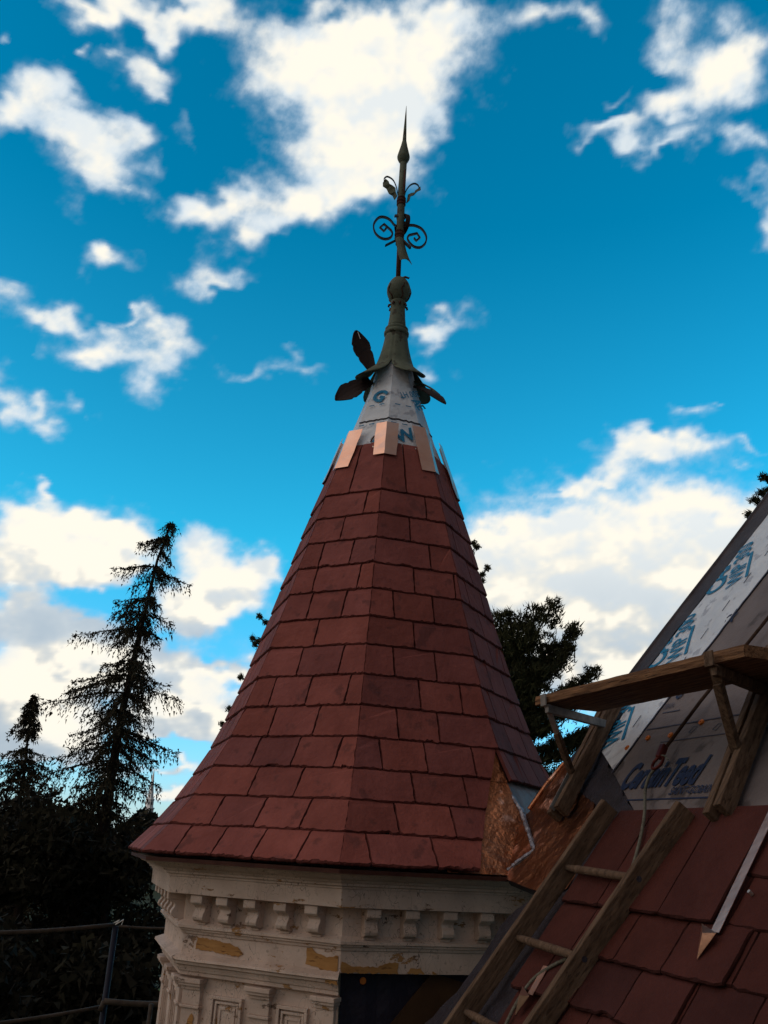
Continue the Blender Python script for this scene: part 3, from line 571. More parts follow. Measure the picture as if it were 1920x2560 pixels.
# flared skirt of four petals
mb = MB(); n = 64; rows = 16; vs = []
for i in range(rows+1):
    t = i/rows
    for k in range(n):
        a = PH-.10+2*math.pi*k/n; q = abs(math.sin(2*(a-PH+.10)))       # 0 at the notches, 1 mid petal
        zb = 3.425-.185*q**.6; z = 3.70*(1-t)+zb*t
        s_ = (3.70-z)/(3.70-3.30)
        r = .080+.045*s_+.070*s_**2.2+.065*max(0, s_-.72)/.28*q
        q8 = abs(math.cos(4*(a-PH))); r *= 1+.03*(q8-.5)
        r *= 1-.05*math.exp(-(q/.10)**2)
        vs.append(CX+Vector((r*math.sin(a), -r*math.cos(a), z)))
fs = [(i*n+k, i*n+(k+1) % n, (i+1)*n+(k+1) % n, (i+1)*n+k) for i in range(rows) for k in range(n)]
mb.add(vs, fs); o = mb.build('skirt', 'patina', fin, smooth=True); s_ = o.modifiers.new('solid', 'SOLIDIFY'); s_.thickness = .006
mb = MB(); mb.lathe([(.078, 3.695), (.088, 3.70), (.096, 3.712), (.097, 3.73), (.090, 3.742), (.082, 3.744), (.088, 3.752), (.090, 3.765), (.082, 3.775), (.076, 3.778)], CX, 32); mb.build('ring', 'patina', fin, smooth=True)
mb = MB(); mb.lathe([(.076, 3.775), (.070, 3.80), (.062, 3.87), (.057, 3.95), (.056, 3.99), (.060, 4.0), (.060, 4.012), (.052, 4.02)], CX, 24); mb.build('neck', 'patina', fin, smooth=True)
for k in range(8):      # little buds round the neck
    a = k*math.pi/4+.2; d = Vector((math.sin(a), -math.cos(a), 0)); p = CX+zz*3.965
    mb = MB(); mb.tube([p+d*.054+zz*.02, p+d*.070+zz*.012, p+d*.076-zz*.004, p+d*.066-zz*.012], [.006, .010, .008, .002], 6); mb.build('bud', 'rust', fin, smooth=True)
mb = MB(); vs = []; n = 40; rows = 22
for i in range(rows+1):
    t = i/rows; z = 4.015+.215*t
    for k in range(n):
        a = 2*math.pi*k/n; r = .048+.045*math.sin(math.pi*min(1, t*1.02))**.8 if t < 1 else .02
        if t < .55: r *= 1+.035*abs(math.cos(3*a))
        vs.append(CX+Vector((r*math.sin(a), -r*math.cos(a), z)))
fs = [(i*n+k, i*n+(k+1) % n, (i+1)*n+(k+1) % n, (i+1)*n+k) for i in range(rows) for k in range(n)]
mb.add(vs, fs+[tuple(rows*n+k for k in range(n))]); ball = mb.build('globe', 'patina', fin, smooth=True)
for k in range(5):
    a = k*2*math.pi/5+.35; mb = MB(); pts = []
    for t in np.linspace(0, 1, 9): r = .052+.046*math.sin(math.pi*(t*.62+.03))**.8; pts.append(CX+Vector((r*math.sin(a+.12*math.sin(t*9)), -r*math.cos(a+.12*math.sin(t*9)), 4.02+.13*t)))
    mb.tube(pts, [.004, .004, .0045, .005, .005, .0045, .004, .003, .002], 5); mb.build('leaf_rib', 'rust', ball, smooth=True)
mb = MB(); mb.tube([CX+Vector((.02, -.02, 4.225)), CX+Vector((.045, -.03, 4.232)), CX+Vector((.075, -.03, 4.222)), CX+Vector((.078, -.03, 4.232))], [.010, .010, .008, .003], 6); mb.build('broken_cap', 'rust', fin)
mb = MB(); mb.tube([fx(.010, 4.22), fx(.005, 4.60)], .020, 12); mb.build('rod', 'rust', fin, smooth=True)
mb = MB(); mb.tube([fx(.004, 4.56), fx(.003, 4.80), fx(-.001, 5.1), fx(.001, 5.38)], [.031, .031, .030, .029], 16, False); slv = mb.build('sleeve', 'patina', fin, smooth=True); s_ = slv.modifiers.new('solid', 'SOLIDIFY'); s_.thickness = .004
# torn, bent down tail of the sleeve
vs = []; A_ = [(-.030, 4.60), (-.020, 4.54), (-.010, 4.48), (.004, 4.42), (.018, 4.37)]; B_ = [(.032, 4.60), (.046, 4.54), (.062, 4.47), (.084, 4.40), (.112, 4.335)]
mb = MB(); n = 5
for (ax_, az_), (bx_, bz_) in zip(A_, B_):
    for j in range(n): t = j/(n-1); vs.append(Vector((ax_+(bx_-ax_)*t, 5.972-.018*math.sin(math.pi*t)-.10*(4.6-az_), az_+(bz_-az_)*t+(.018*math.sin(math.pi*t) if az_ < 4.38 else 0))))
mb.add(vs, [(i*n+j, i*n+j+1, (i+1)*n+j+1, (i+1)*n+j) for i in range(4) for j in range(n-1)]); o = mb.build('torn_tail', 'patina', slv); s_ = o.modifiers.new('solid', 'SOLIDIFY'); s_.thickness = .003
# spear
SP = [(.020, 5.37), (.028, 5.385), (.040, 5.40), (.052, 5.43), (.053, 5.45), (.044, 5.49), (.028, 5.56), (.019, 5.61), (.017, 5.615), (.012, 5.75), (.006, 5.90), (.0012, 6.0)]
mb = MB(); mb.lathe(SP, Vector((-.001, 6, 0)), 20); mb.build('spear_tip', 'patina', fin, smooth=True)
def collar(z, r, name='collar'):
    mb = MB(); prof_ = [(.026, z-.045), (r, z-.04), (r*1.08, z-.03), (r*.9, z-.018), (r*1.1, z-.005), (r*1.1, z+.008), (r*.9, z+.018), (r*1.05, z+.03), (.026, z+.042)]
    mb.lathe(prof_, Vector((.001, 6, 0)), 14); mb.build(name, 'rust', fin)
collar(4.985, .036); collar(4.65, .037)
WV = Vector((0, 1, 0))
def traced(name, pts, wv, th, y0=6.0, m='darkiron', sub=3, wf=None):
    P = [z1(X, Y, y0) for X, Y in pts]; Q = []
    for i in range(len(P)-1):
        p0, p1, p2, p3 = P[max(i-1, 0)], P[i], P[i+1], P[min(i+2, len(P)-1)]
        for s in range(sub):
            t = s/sub; Q.append(.5*((2*p1)+(p2-p0)*t+(2*p0-5*p1+4*p2-p3)*t*t+(3*p1-p0-3*p2+p3)*t**3))
    Q.append(P[-1]); mb = MB(); mb.ribbon(Q, wv, th); return mb.build(name, m, fin)
LS = [(895, 1350), (850, 1330), (810, 1285), (760, 1258), (700, 1258), (657, 1300), (640, 1350), (655, 1410), (700, 1455), (760, 1472), (812, 1455), (832, 1415), (815, 1382)]
traced('scroll', LS, WV*.036+Vector((0, 0, .012)), .012)
traced('scroll', [(815, 1382), (745, 1325), (705, 1362), (745, 1395), (768, 1364)], WV*.036+Vector((0, 0, .014)), .013, sub=1)
RS = [(925, 1360), (965, 1335), (1005, 1322), (1060, 1324), (1120, 1350), (1160, 1400), (1172, 1450), (1155, 1500), (1110, 1535), (1050, 1530), (1003, 1492), (982, 1450), (1000, 1420)]
traced('scroll', RS, WV*.036+Vector((0, 0, .012)), .012)
traced('scroll', [(1000, 1420), (1077, 1398), (1106, 1440), (1070, 1472), (1048, 1446)], WV*.036+Vector((0, 0, .014)), .013, sub=1)
# the scroll that points towards the street: a ring seen almost edge on
mb = MB(); c0 = z1(968, 1285); e1 = (Vector((.42, -.9, 0))).normalized()
ring = [c0+e1*(.075*math.cos(a)-.045)*1.0+zz*(.082*math.sin(a)) for a in np.linspace(-2.3, 2.9, 26)]+[c0+e1*(.03*math.cos(a)-.05)+zz*(.035*math.sin(a)-.01) for a in np.linspace(3.1, 7.5, 10)]
mb.ribbon(ring, Vector((.034, .012, 0)), .012); mb.build('scroll', 'darkiron', fin)
mb = MB(); ring2 = [z1(870, 1285)+Vector((.2, .97, 0)).normalized()*(.05+.075*math.cos(a))+zz*(.082*math.sin(a)) for a in np.linspace(-2.3, 2.9, 26)]; mb.ribbon(ring2, Vector((.032, -.006, 0)), .008); mb.build('scroll', 'darkiron', fin)
def curl(pts_out, pts_leaf):
    traced('curled_leaf', pts_out, WV*.022+Vector((0, 0, .006)), .006)
    P = [z1(X, Y) for X, Y in pts_leaf]; mb = MB(); vs = []; fs = []
    for i, p in enumerate(P):
        t = (P[min(i+1, len(P)-1)]-P[max(i-1, 0)]).normalized(); nrm = t.cross(WV).normalized(); w_ = (.024+.009*math.sin(i*2.1))*math.sin(math.pi*(i+.5)/len(P))**.5
        vs += [p-nrm*w_+WV*.02, p+nrm*w_-WV*.02]
    for i in range(len(P)-1): fs.append((2*i, 2*i+1, 2*i+3, 2*i+2))
    mb.add(vs, fs); o = mb.build('curled_leaf', 'patina', fin); s_ = o.modifiers.new('solid', 'SOLIDIFY'); s_.thickness = .004
curl([(885, 1040), (872, 990), (862, 940), (835, 880), (800, 850), (765, 840), (738, 862), (738, 890)], [(740, 885), (755, 915), (778, 940), (800, 960), (822, 985), (842, 1015), (860, 1055)])
curl([(945, 1040), (958, 985), (980, 945), (1010, 912), (1050, 896), (1085, 912), (1098, 945)], [(1095, 940), (1085, 965), (1062, 985), (1035, 1000), (1012, 1018), (992, 1045), (982, 1090)])
mb = MB(); mb.ribbon([z1(935, 1040, 5.955), z1(938, 960, 5.945), z1(944, 880, 5.95), z1(948, 790, 5.965)], Vector((.012, -.006, 0)), .006); mb.build('curled_leaf', 'rust', fin)
mb = MB(); mb.beam(z1(868, 1478), z1(765, 1535), WV*.03, Vector((.006, 0, .010))); mb.build('strut', 'darkiron', fin)
mb = MB(); mb.beam(z1(935, 1490, 5.98), z1(1010, 1598, 5.93), WV*.03, Vector((.014, 0, .006))); mb.build('strut', 'darkiron', fin)
# big bent leaves round the foot of the skirt
def leaf(pa, pb, width, nrm, bend, name='leaf', m='darkiron', curl_=.0, blunt=False):
    pa, pb = Vector(pa), Vector(pb); ax_ = (pb-pa); L_ = ax_.length; ax_.normalize(); nrm = Vector(nrm); nrm = (nrm-ax_*nrm.dot(ax_)).normalized(); sd_ = ax_.cross(nrm)
    n = 18; mb = MB(); vs = []
    for i in range(n+1):
        t = i/n; w_ = width*((.42+.58*math.sin(math.pi*min(1, t*.8)*.95))*min(1, ((1-t)/.32))**.55 if not blunt else .6+.3*t)
        w_ = max(w_, .004)
        j1, j2 = (1+random.uniform(-.05, .01) if 2 < i < n-6 else 1), (1+random.uniform(-.04, .01) if 2 < i < n-6 else 1)
        if i in (7, 12): j1 *= .86
        if i in (9,): j2 *= .86
        p = pa+ax_*L_*t+nrm*bend*math.sin(math.pi*t)
        for s_ in (-1, -.5, 0, .5, 1): vs.append(p+sd_*w_*s_*.5*(j1 if s_ < 0 else j2)+nrm*curl_*abs(s_)**2)
    mb.add(vs, [(i*5+j, i*5+j+1, i*5+j+6, i*5+j+5) for i in range(n) for j in range(4)])
    o = mb.build(name, m, fin); s_ = o.modifiers.new('solid', 'SOLIDIFY'); s_.thickness = .007; return o
# positions on sheet two
def z2(X, Y, y=6.0): return fx(.018+(X-838)*.00072, 3.776-(Y-480)*.000885, y)
lf = leaf(z2(608, 925, 5.98), z2(405, 562, 5.95), .150, (.25, -1, .1), -.02, curl_=.012)
leaf(z2(600, 1010, 6.0), z2(252, 1255, 5.93), .165, (.1, -1, .35), .015, curl_=.012)
leaf(z2(1035, 1040, 5.98), z2(1375, 1325, 5.76), .13, (.30, -.70, .62), .03, curl_=-.01)
leaf(z2(1030, 1000, 6.0), z2(1290, 1170, 5.88), .075, (.40, -.45, .8), .02, m='patina', curl_=.006, blunt=True)
leaf((.02, 6.12, 3.33), (.10, 6.42, 3.10), .12, (0, .3, 1), .02)
mb = MB(); p = z2(455, 620, 5.93); mb.beam(z2(430, 588, 5.925), z2(462, 655, 5.925), Vector((.004, 0, 0)), Vector((0, .004, 0))); mb.build('scratch', 'nail', lf)

# ================================================================== HOUSE: the main roof beside the turret
house = thing('house', 'steep house roof on the right, half slated in red and half covered in printed underlayment', 'house', hz(1.5, 4.5, GZ))
RTOP = 6.2
# deck body (roof, far slope, walls)
mb = MB()
low = [(-2.5, -.62), (4.2, -.62), (4.30, .20), (4.09, .66), (4.075, .79), (4.066, .956), (3.91, 1.09), (4.40, 1.15), (4.55, 1.55), (4.47, 1.86), (4.36, 2.51), (4.07, 3.87), (3.58, RTOP), (-2.5, RTOP)]
mb.slab([rp(a, u, -.012) for a, u in low], rn, .05); mb.build('roof_deck', 'black', house)
r_top = rp(0, RTOP, -.03); hT, zT = r_top.dot(sd), r_top.z; hE = rp(0, -.62).dot(sd)
mb = MB(); hB = 2*hT-hE
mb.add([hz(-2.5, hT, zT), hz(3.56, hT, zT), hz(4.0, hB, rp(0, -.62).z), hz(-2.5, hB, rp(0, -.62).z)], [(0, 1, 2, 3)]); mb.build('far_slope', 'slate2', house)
mb = MB(); zl = rp(0, -.5).z-.1
mb.add([hz(-2.5, hE+.35, zl), hz(3.85, hE+.35, zl), hz(3.85, hE+.35, GZ), hz(-2.5, hE+.35, GZ)], [(0, 1, 2, 3)])
mb.add([hz(3.85, hE+.35, zl), hz(3.85, hB-.3, zl), hz(3.85, hB-.3, GZ), hz(3.85, hE+.35, GZ)], [(0, 1, 2, 3)])
mb.add([hz(3.80, hE+.2, zl), hz(3.50, hT, zT-.1), hz(3.80, hB-.2, zl)], [(0, 1, 2)])
mb.build('wall', 'siding', house)
def sheet(name, m, poly, lift, lbl=None, wrinkle=0., parent=house, step=.10, rag=0., th=.002):
    """polygon lying on the roof, ragged edges, triangulated with inner points for wrinkles"""
    pts = []
    for i, (a, b) in enumerate(zip(poly, poly[1:]+poly[:1])):
        L_ = math.hypot(b[0]-a[0], b[1]-a[1]); n = max(1, int(L_/step))
        for j in range(n): t = j/n; q = (random.uniform(-rag, rag) if j else 0); nx, ny = -(b[1]-a[1])/L_, (b[0]-a[0])/L_; pts.append((a[0]+(b[0]-a[0])*t+nx*q, a[1]+(b[1]-a[1])*t+ny*q))
    bm = bmesh.new(); vs = [bm.verts.new(rp(a, u, lift)) for a, u in pts]; bm.faces.new(vs)
    bmesh.ops.triangulate(bm, faces=bm.faces[:])
    if wrinkle:
        for _ in range(3): bmesh.ops.subdivide_edges(bm, edges=[e for e in bm.edges if e.calc_length() > .12], cuts=1, use_grid_fill=False); bmesh.ops.triangulate(bm, faces=bm.faces[:])
        for v in bm.verts:
            a = v.co.dot(hd); u = v.co.dot(us); f = math.sin(a*23+u*9+2*math.sin(u*7))*.5+math.sin(u*31-a*14)*.3+random.uniform(-.3, .3); v.co += rn*(f*wrinkle+wrinkle*.4)
    me = bpy.data.meshes.new(name); bm.to_mesh(me); bm.free(); me.materials.append(M[m]); at = me.attributes.new('tint', 'FLOAT_COLOR', 'CORNER'); at.data.foreach_set('color', [1.]*len(me.loops)*4)
    if me.polygons and me.polygons[0].normal.dot(rn) < 0: me.flip_normals()
    o = link(name, me, parent); 
    if wrinkle: me.polygons.foreach_set('use_smooth', [True]*len(me.polygons))
    if lbl: o['label'] = lbl
    return o
ox = lambda u: 4.36-(u-2.51)*.2132; ix = lambda u: 4.19-(u-2.51)*.234; sx = lambda u: 3.90-(u-1.77)*.254
sheet('black_membrane', 'black', [(4.47, 1.86), (ox(2.51), 2.51), (ix(2.6)-.01, 2.6), (4.12, 1.90), (3.75, 1.66), (3.525, 1.53), (3.50, 1.40), (3.55, 1.25), (3.57, 1.0), (3.60, .85), (3.62, .60), (3.64, .3), (3.66, -.6), (4.2, -.6), (4.30, .2), (4.09, .66), (4.066, .956), (3.91, 1.09), (3.72, 1.08), (3.75, 1.35), (3.89, 1.57), (4.1, 1.64)], .0, 'crinkled black underlayment beside the turret', .008, rag=.012, step=.05)
sheet('copper_panel', 'copper3', [(4.54, 1.55), (4.535, 1.64), (4.47, 1.86), (4.30, 1.76), (4.1, 1.65), (3.89, 1.575), (3.74, 1.36), (3.69, 1.12), (3.80, 1.07), (3.91, 1.09), (4.15, 1.115), (4.40, 1.15), (4.62, 1.46)], .004, 'large stained copper sheet between turret and slates', .008)
mb = MB(); mb.tube([rp(4.545, 1.56, .012), rp(4.525, 1.72, .014), rp(4.475, 1.865, .014)], .011, 8); mb.build('copper_lip', 'copper2', house)
sheet('hip_strip', 'rubber', [(ox(2.25)+.02, 2.25), (4.31, 2.82), (ox(3.3)+.012, 3.3), (ox(3.87), 3.87), (ox(RTOP), RTOP), (ix(RTOP), RTOP), (3.93, 3.62), (ix(2.9), 2.96), (ix(2.25)+.02, 2.25)], .012, 'dark rubbery strip along the roof edge', .003, rag=.004)
mb = MB(); mb.tube([rp(ox(u)+.006*math.sin(u*5), u, .010) for u in np.linspace(2.1, RTOP, 14)], .014, 6); mb.build('edge_roll', 'rubber', house)
sheet('pale_membrane', 'membrane', [(ix(2.5)+.005, 2.5), (ix(3.0), 3.0), (ix(4.), 4.), (ix(RTOP)-.01, RTOP), (sx(RTOP), RTOP), (sx(3.03), 3.03), (3.72, 2.51), (3.83, 2.09), (3.90, 1.77), (4.133, 1.909)], .010, 'pale printed membrane strip beside the dark roof edge', .0025)
sheet('grey_underlayment', 'felt', [(3.90, 1.76), (3.83, 2.09), (3.72, 2.51), (3.58, 3.03), (sx(RTOP)+.01, RTOP), (-2.5, RTOP), (-2.5, 1.48), (3.56, 1.48), (3.54, 1.535)], .005, 'grey printed underlayment above the slates', .0018, step=.2)
# seam lines and laps
def line(name, m, pts, w_, lift, h=.002, rag=0.):
    mb = MB(); P = []
    for a, b in zip(pts[:-1], pts[1:]):
        n = max(1, int(math.hypot(b[0]-a[0], b[1]-a[1])/.04)); P += [rp(a[0]+(b[0]-a[0])*i/n+random.uniform(-rag, rag), a[1]+(b[1]-a[1])*i/n+random.uniform(-rag, rag), lift) for i in range(n)]
    P.append(rp(pts[-1][0], pts[-1][1], lift)); mb.ribbon(P, (P[-1]-P[0]).normalized().cross(rn)*w_, h); return mb.build(name, m, house)
line('seam', 'ink_grey', [(3.905, 1.76), (3.83, 2.09), (3.72, 2.51), (3.58, 3.03), (sx(4.6), 4.6)], .010, .012, rag=.003)
line('lap_line', 'ink_grey', [(3.83, 2.02), (3.3, 2.016), (2.2, 2.0)], .006, .008)
line('lap_line', 'ink_grey', [(3.64, 1.92), (3.02, 1.912), (2.2, 1.90)], .004, .008)
line('lap_line', 'ink_grey', [(3.775, 2.118), (3.64, 2.116)], .007, .008)
line('lap_line', 'ink_grey', [(3.12, 2.113), (2.6, 2.11)], .007, .008)
line('underline', 'ink_dark', [(3.63, 1.588), (2.99, 1.578)], .007, .008)
def rtext(s, m, a, u, size, ang=0., **kw):
    ex, ey = -hd, us
    if ang: q = Matrix.Rotation(ang, 3, rn); ex, ey = q@ex, q@ey
    return text_on(s, m, rp(a, u, kw.pop('lift0', .0095)), ex, ey, size, house, **kw)
rtext('CertainTeed', 'ink_dark', 3.765, 1.655, .205, shear=.28, bold=.034, squash=.535)
rtext('SAINT-GOBAIN', 'ink_dark', 3.34, 1.603, .055, shear=.2, bold=.02, squash=.74)
rtext('SAINT-GOBAIN', 'ink_grey', 3.91, 2.142, .046, shear=.2, bold=.008, squash=.62, keep=(rp(3.80, 2.1), -hd))
rtext('RoofDeck', 'ink_dark', 3.98, 2.695, .135, shear=.22, bold=.024, squash=.62, keep=(rp(3.665, 2.6), -hd+us*.3))
rtext('o', 'ink_dark', 3.74, 2.20, .09, bold=.03)
# text running up the pale strip
def strip_text(a0, u0, a1, u1, s, size, squash=.7, **kw):
    d = (rp(a1, u1)-rp(a0, u0)); ex = d.normalized(); ey = rn.cross(ex); text_on(s, 'ink_blue', rp(a0, u0, .0145), ex, ey, size, house, squash=squash, **kw)
KEEP = (rp(ix(3)-.004, 3.0), (-hd-us*.234))
for da, du in ((0, 0), (.146, -.522), (.25, -1.081)):
    strip_text(3.775+da, 3.04+du, 3.905+da, 3.42+du, 'WIP 300', .165, .66, bold=.012, keep=KEEP)
    mb_ = MB(); pp = [rp(3.747+da, 3.055+du, .0145), rp(3.842+da, 3.285+du, .0145)]; mb_.ribbon(pp, (pp[1]-pp[0]).normalized().cross(rn)*.022, .001); mb_.build('print_bar', 'ink_blue', house)
    if du > -1: strip_text(3.922+da, 3.035+du, 4.052+da, 3.415+du, 'CARL', .19, .72, bold=.03, keep=KEEP)
for i in range(9):      # broken guide line on the pale strip
    u = 2.05+i*.19; a = (ix(u)*.30+sx(u)*.70); line('guide_mark', 'ink_grey', [(a, u), (a-.012, u+.075)], .003, .0145)
for a, u in ((3.769, 1.959), (3.397, 2.004), (3.041, 1.948), (3.905, 1.912), (3.585, 1.953), (2.6, 1.96)):
    mb = MB(); mb.tube([rp(a, u, .006), rp(a, u, .016)], .0145, 14); mb.tube([rp(a, u, .0155), rp(a, u, .020)], .005, 8); mb.build('cap_nail', 'orange', house, bevel=.002)
for a, u in ((3.436, 1.97), (3.079, 1.968), (3.265, 1.962), (2.98, 2.26), (3.3, 2.28)):
    mb = MB(); q = [rp(a+.022, u-.012, .0082), rp(a+.004, u+.018, .0082), rp(a-.022, u+.014, .0082), rp(a-.004, u-.018, .0082), rp(a+.022, u-.012, .0082)]; mb.ribbon(q, rn*.001, .0035); mb.build('printed_mark', 'ink_grey', house)
# slates of the main roof, row by row
def roof_rows(rows, lift0, name, lbl=None):
    mb = MB()
    for ub, ut, xs, lb in rows:
        for a1, a0 in zip(xs[:-1], xs[1:]):      # a decreases to the right
            g_ = .0018; slate(mb, rp(a1-g_, ub+random.uniform(-.003, .003), lift0+lb), rp(a0+g_, ub+random.uniform(-.003, .003), lift0+lb), rp(a0+g_, ut, lift0+.002), rp(a1-g_, ut, lift0+.002), rn, .011, chip=.005, n=10)
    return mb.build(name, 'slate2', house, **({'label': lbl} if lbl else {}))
under = []
xs0 = [3.60, 3.31, 3.03, 2.72, 2.44, 2.15, 1.9, 1.6, 1.3, 1.0, .7, .4]
for i, ub in enumerate([1.23, 1.04, .85, .66, .47, .28, .09, -.10, -.29, -.48, -.62]):
    sh_ = (.14 if i % 2 else 0); under.append((ub, ub+(.27 if i else .29), [3.62-.01*i]+[x-sh_ for x in xs0[1:]], .014))
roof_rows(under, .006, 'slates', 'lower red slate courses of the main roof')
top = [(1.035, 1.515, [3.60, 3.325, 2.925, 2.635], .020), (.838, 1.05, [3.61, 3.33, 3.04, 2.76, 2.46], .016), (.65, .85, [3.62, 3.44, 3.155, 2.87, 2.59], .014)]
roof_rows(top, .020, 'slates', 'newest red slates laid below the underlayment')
# copper step flashing strips with folded arrow ends
def arrow(a, u0, u1, tilt, wd=.040, tip=.10):
    mb = MB(); ez = -hd; p0 = rp(a, u0, .046); p1 = rp(a+tilt, u1, .046)
    mb.ribbon([p0, p1], ez*wd, .002); mb.build('flashing_strip', 'copper', house)
    mb = MB(); A = rp(a+.062, u0+.016, .058); B = rp(a-.034, u0-.012, .064); C = rp(a+.018, u0-tip, .048); D = rp(a, u0-.03, .082)
    mb.add([A, B, C, D], [(0, 2, 3), (2, 1, 3), (1, 0, 3)]); o = mb.build('flashing_tip', 'copper', house); s_ = o.modifiers.new('solid', 'SOLIDIFY'); s_.thickness = .002
arrow(2.595, 1.005, 1.50, .012); arrow(3.43, .64, .76, .004, tip=.09)
mb = MB(); mb.tube([rp(2.535, 1.16, .03), rp(2.535, 1.16, .046)], .006, 8); mb.build('nail_head', 'nail', house)

# ================================================================== LADDER
lad = thing('ladder', 'old wooden ladder with round rungs lying against the red slates', 'ladder', rp(3.7, -.6, .03))
la0, la1 = rp(3.605, 1.50, .035), rp(3.93, -.58, .035); ra0, ra1 = rp(3.045, 1.47, .035), rp(3.40, -.58, .035)
ldir = (la1-la0).normalized(); lw = ldir.cross(rn).normalized()
for A, B in ((la0, la1), (ra0, ra1)):
    mb = MB(); mb.beam(A+rn*.042, B+rn*.042, lw*.032, rn*.085); rail = mb.build('rail', 'wood', lad, bevel=.004)
    if A is ra0: rr_ = rail
for i, u in enumerate([1.165, .82, .475, .13, -.22]):
    t = (1.49-u)/2.07; pa = la0.lerp(la1, t)+rn*.045; pb = ra0.lerp(ra1, t)+rn*.045; d = (pb-pa).normalized(); n = 6
    mb = MB(); mb.tube([pa.lerp(pb, j/n)+rn*random.uniform(-.001, .001) for j in range(n+1)], [.011, .016, .017, .0165, .017, .016, .011], 10); mb.build('rung', 'wood', lad, smooth=True)
    mb = MB(); mb.tube([pb+d*.012, pb+d*.0175], .011, 12); mb.build('rung_end', 'black', rr_)

# ================================================================== ROOF BRACKETS AND PLANKS
def roof_bracket(a0, u0, a1, u1, strut_u, afront, hfront, label, metal):
    br = thing('roof_bracket', label, 'roof bracket', rp(a0, u0, 0), 'wooden roof brackets under the planks')
    p0, p1 = rp(a0, u0, .05), rp(a1, u1, .05); d = (p1-p0).normalized(); sw = d.cross(rn).normalized()
    for s_ in (-1, 1):
        mb = MB(); mb.beam(p0+sw*s_*.030+rn*(.01 if s_ > 0 else 0)+d*(.015 if s_ > 0 else 0), p1+sw*s_*.030+rn*.01, sw*.034, rn*.07); mb.build('arm', 'wood', br, bevel=.003)
    t = (.70-p0.z)/(p1.z-p0.z) if p1.z > .7 else 1; q = p0.lerp(p1, t); aq = q.dot(hd)
    mb = MB(); back = hz(aq, q.dot(sd)+.03, .672); front = hz(afront, hfront, .672); mb.beam(back, front, hd*.035, zz*.040); mb.build('cross_bar', 'steel' if metal else 'wood', br, bevel=.002)
    foot = p0.lerp(p1, (strut_u-u0)/(u1-u0))+rn*.02; head = hz(afront, hfront+.0, .69)
    mid = foot.lerp(head, .55)
    mb = MB(); mb.beam(foot, foot.lerp(head, .62 if metal else .80), hd*.046, (foot-head).normalized().cross(hd)*.028); mb.build('strut', 'wood', br, bevel=.003)
    mb = MB(); mb.ribbon([foot.lerp(head, .52)+hd*-.0, foot.lerp(head, .98), hz(afront, hfront-.016, .685), hz(afront, hfront-.018, .738)], hd*.050, .006); mb.build('strap', 'steel' if metal else 'wood', br)
    if metal:
        mb = MB(); mb.beam(p0+d*.01-sw*.0+rn*.040, p0+d*.27+rn*.040, sw*.006, rn*.03); mb.build('edge_plate', 'steel', br)
        mb = MB(); o_ = p1-sw*.045; 
        mb.slab([p1-sw*.052-d*.05-rn*.03, p1-sw*.052-d*.14-rn*.03, p1-sw*.052-d*.14+rn*.045, p1-sw*.052-d*.02+rn*.045], sw, .004); mb.build('side_plate', 'steel', br)
    for f_ in (.03, .30, .55):
        q_ = p0.lerp(p1, f_)-sw*.047+rn*.015; mb = MB(); mb.tube([q_, q_-sw*.007], .008, 8); mb.build('bolt', 'steel', br)
    return br
roof_bracket(4.09, 1.475, 4.235, 2.21, 1.70, 3.895, 2.088, 'far wooden roof bracket with galvanised metal straps, at the end of the plank', True)
roof_bracket(2.87, 1.445, 3.035, 2.32, 1.73, 2.715, 2.135, 'near all-wood roof bracket, standing on the slates at the right edge', False)
def plank(label, ff, fb, nb_, nf, z0, th, name='scaffold_plank'):
    """corners in plan (along, into the house): far front, far back, near back, near front"""
    mb = MB(); n = 30; vs = []; fs = []; A, B, C_, D_ = [Vector((p[0], p[1], 0)) for p in (ff, fb, nb_, nf)]
    for i in range(n+1):
        t = i/n; F_, K_ = A.lerp(D_, t), B.lerp(C_, t); e = .003 if 0 < i < n else .0
        q = random.uniform(-e, e)*.4; w1 = 0
        for p, z, o in ((F_, z0, 0), (K_, z0, 0), (K_, z0+th, 0), (F_, z0+th, .003), (F_, z0+th*.55, -.002)):
            vs.append(hz(p.x, p.y+o+q, z+random.uniform(-e, e)*.25+w1))
    for i in range(n):
        for k in range(5): k2 = (k+1) % 5; fs.append((5*i+k, 5*i+k2, 5*i+5+k2, 5*i+5+k))
    fs += [(4, 3, 2, 1, 0), tuple(5*n+k for k in range(5))]; mb.add(vs, fs)
    o = mb.build(name, 'plank', None); bm = bmesh.new(); bm.from_mesh(o.data); bmesh.ops.recalc_face_normals(bm, faces=bm.faces[:]); bm.to_mesh(o.data); bm.free()
    o['label'] = label; o['category'] = 'plank'; o['group'] = 'planks laid on the roof brackets'; return o
plank('long weathered scaffold plank resting on both roof brackets', (4.005, 2.085), (3.995, 2.43), (2.585, 2.485), (2.575, 2.160), .70, .043)
plank('short second plank behind the near end of the long plank', (2.985, 2.475), (3.0, 2.665), (2.56, 2.665), (2.565, 2.490), .702, .040)

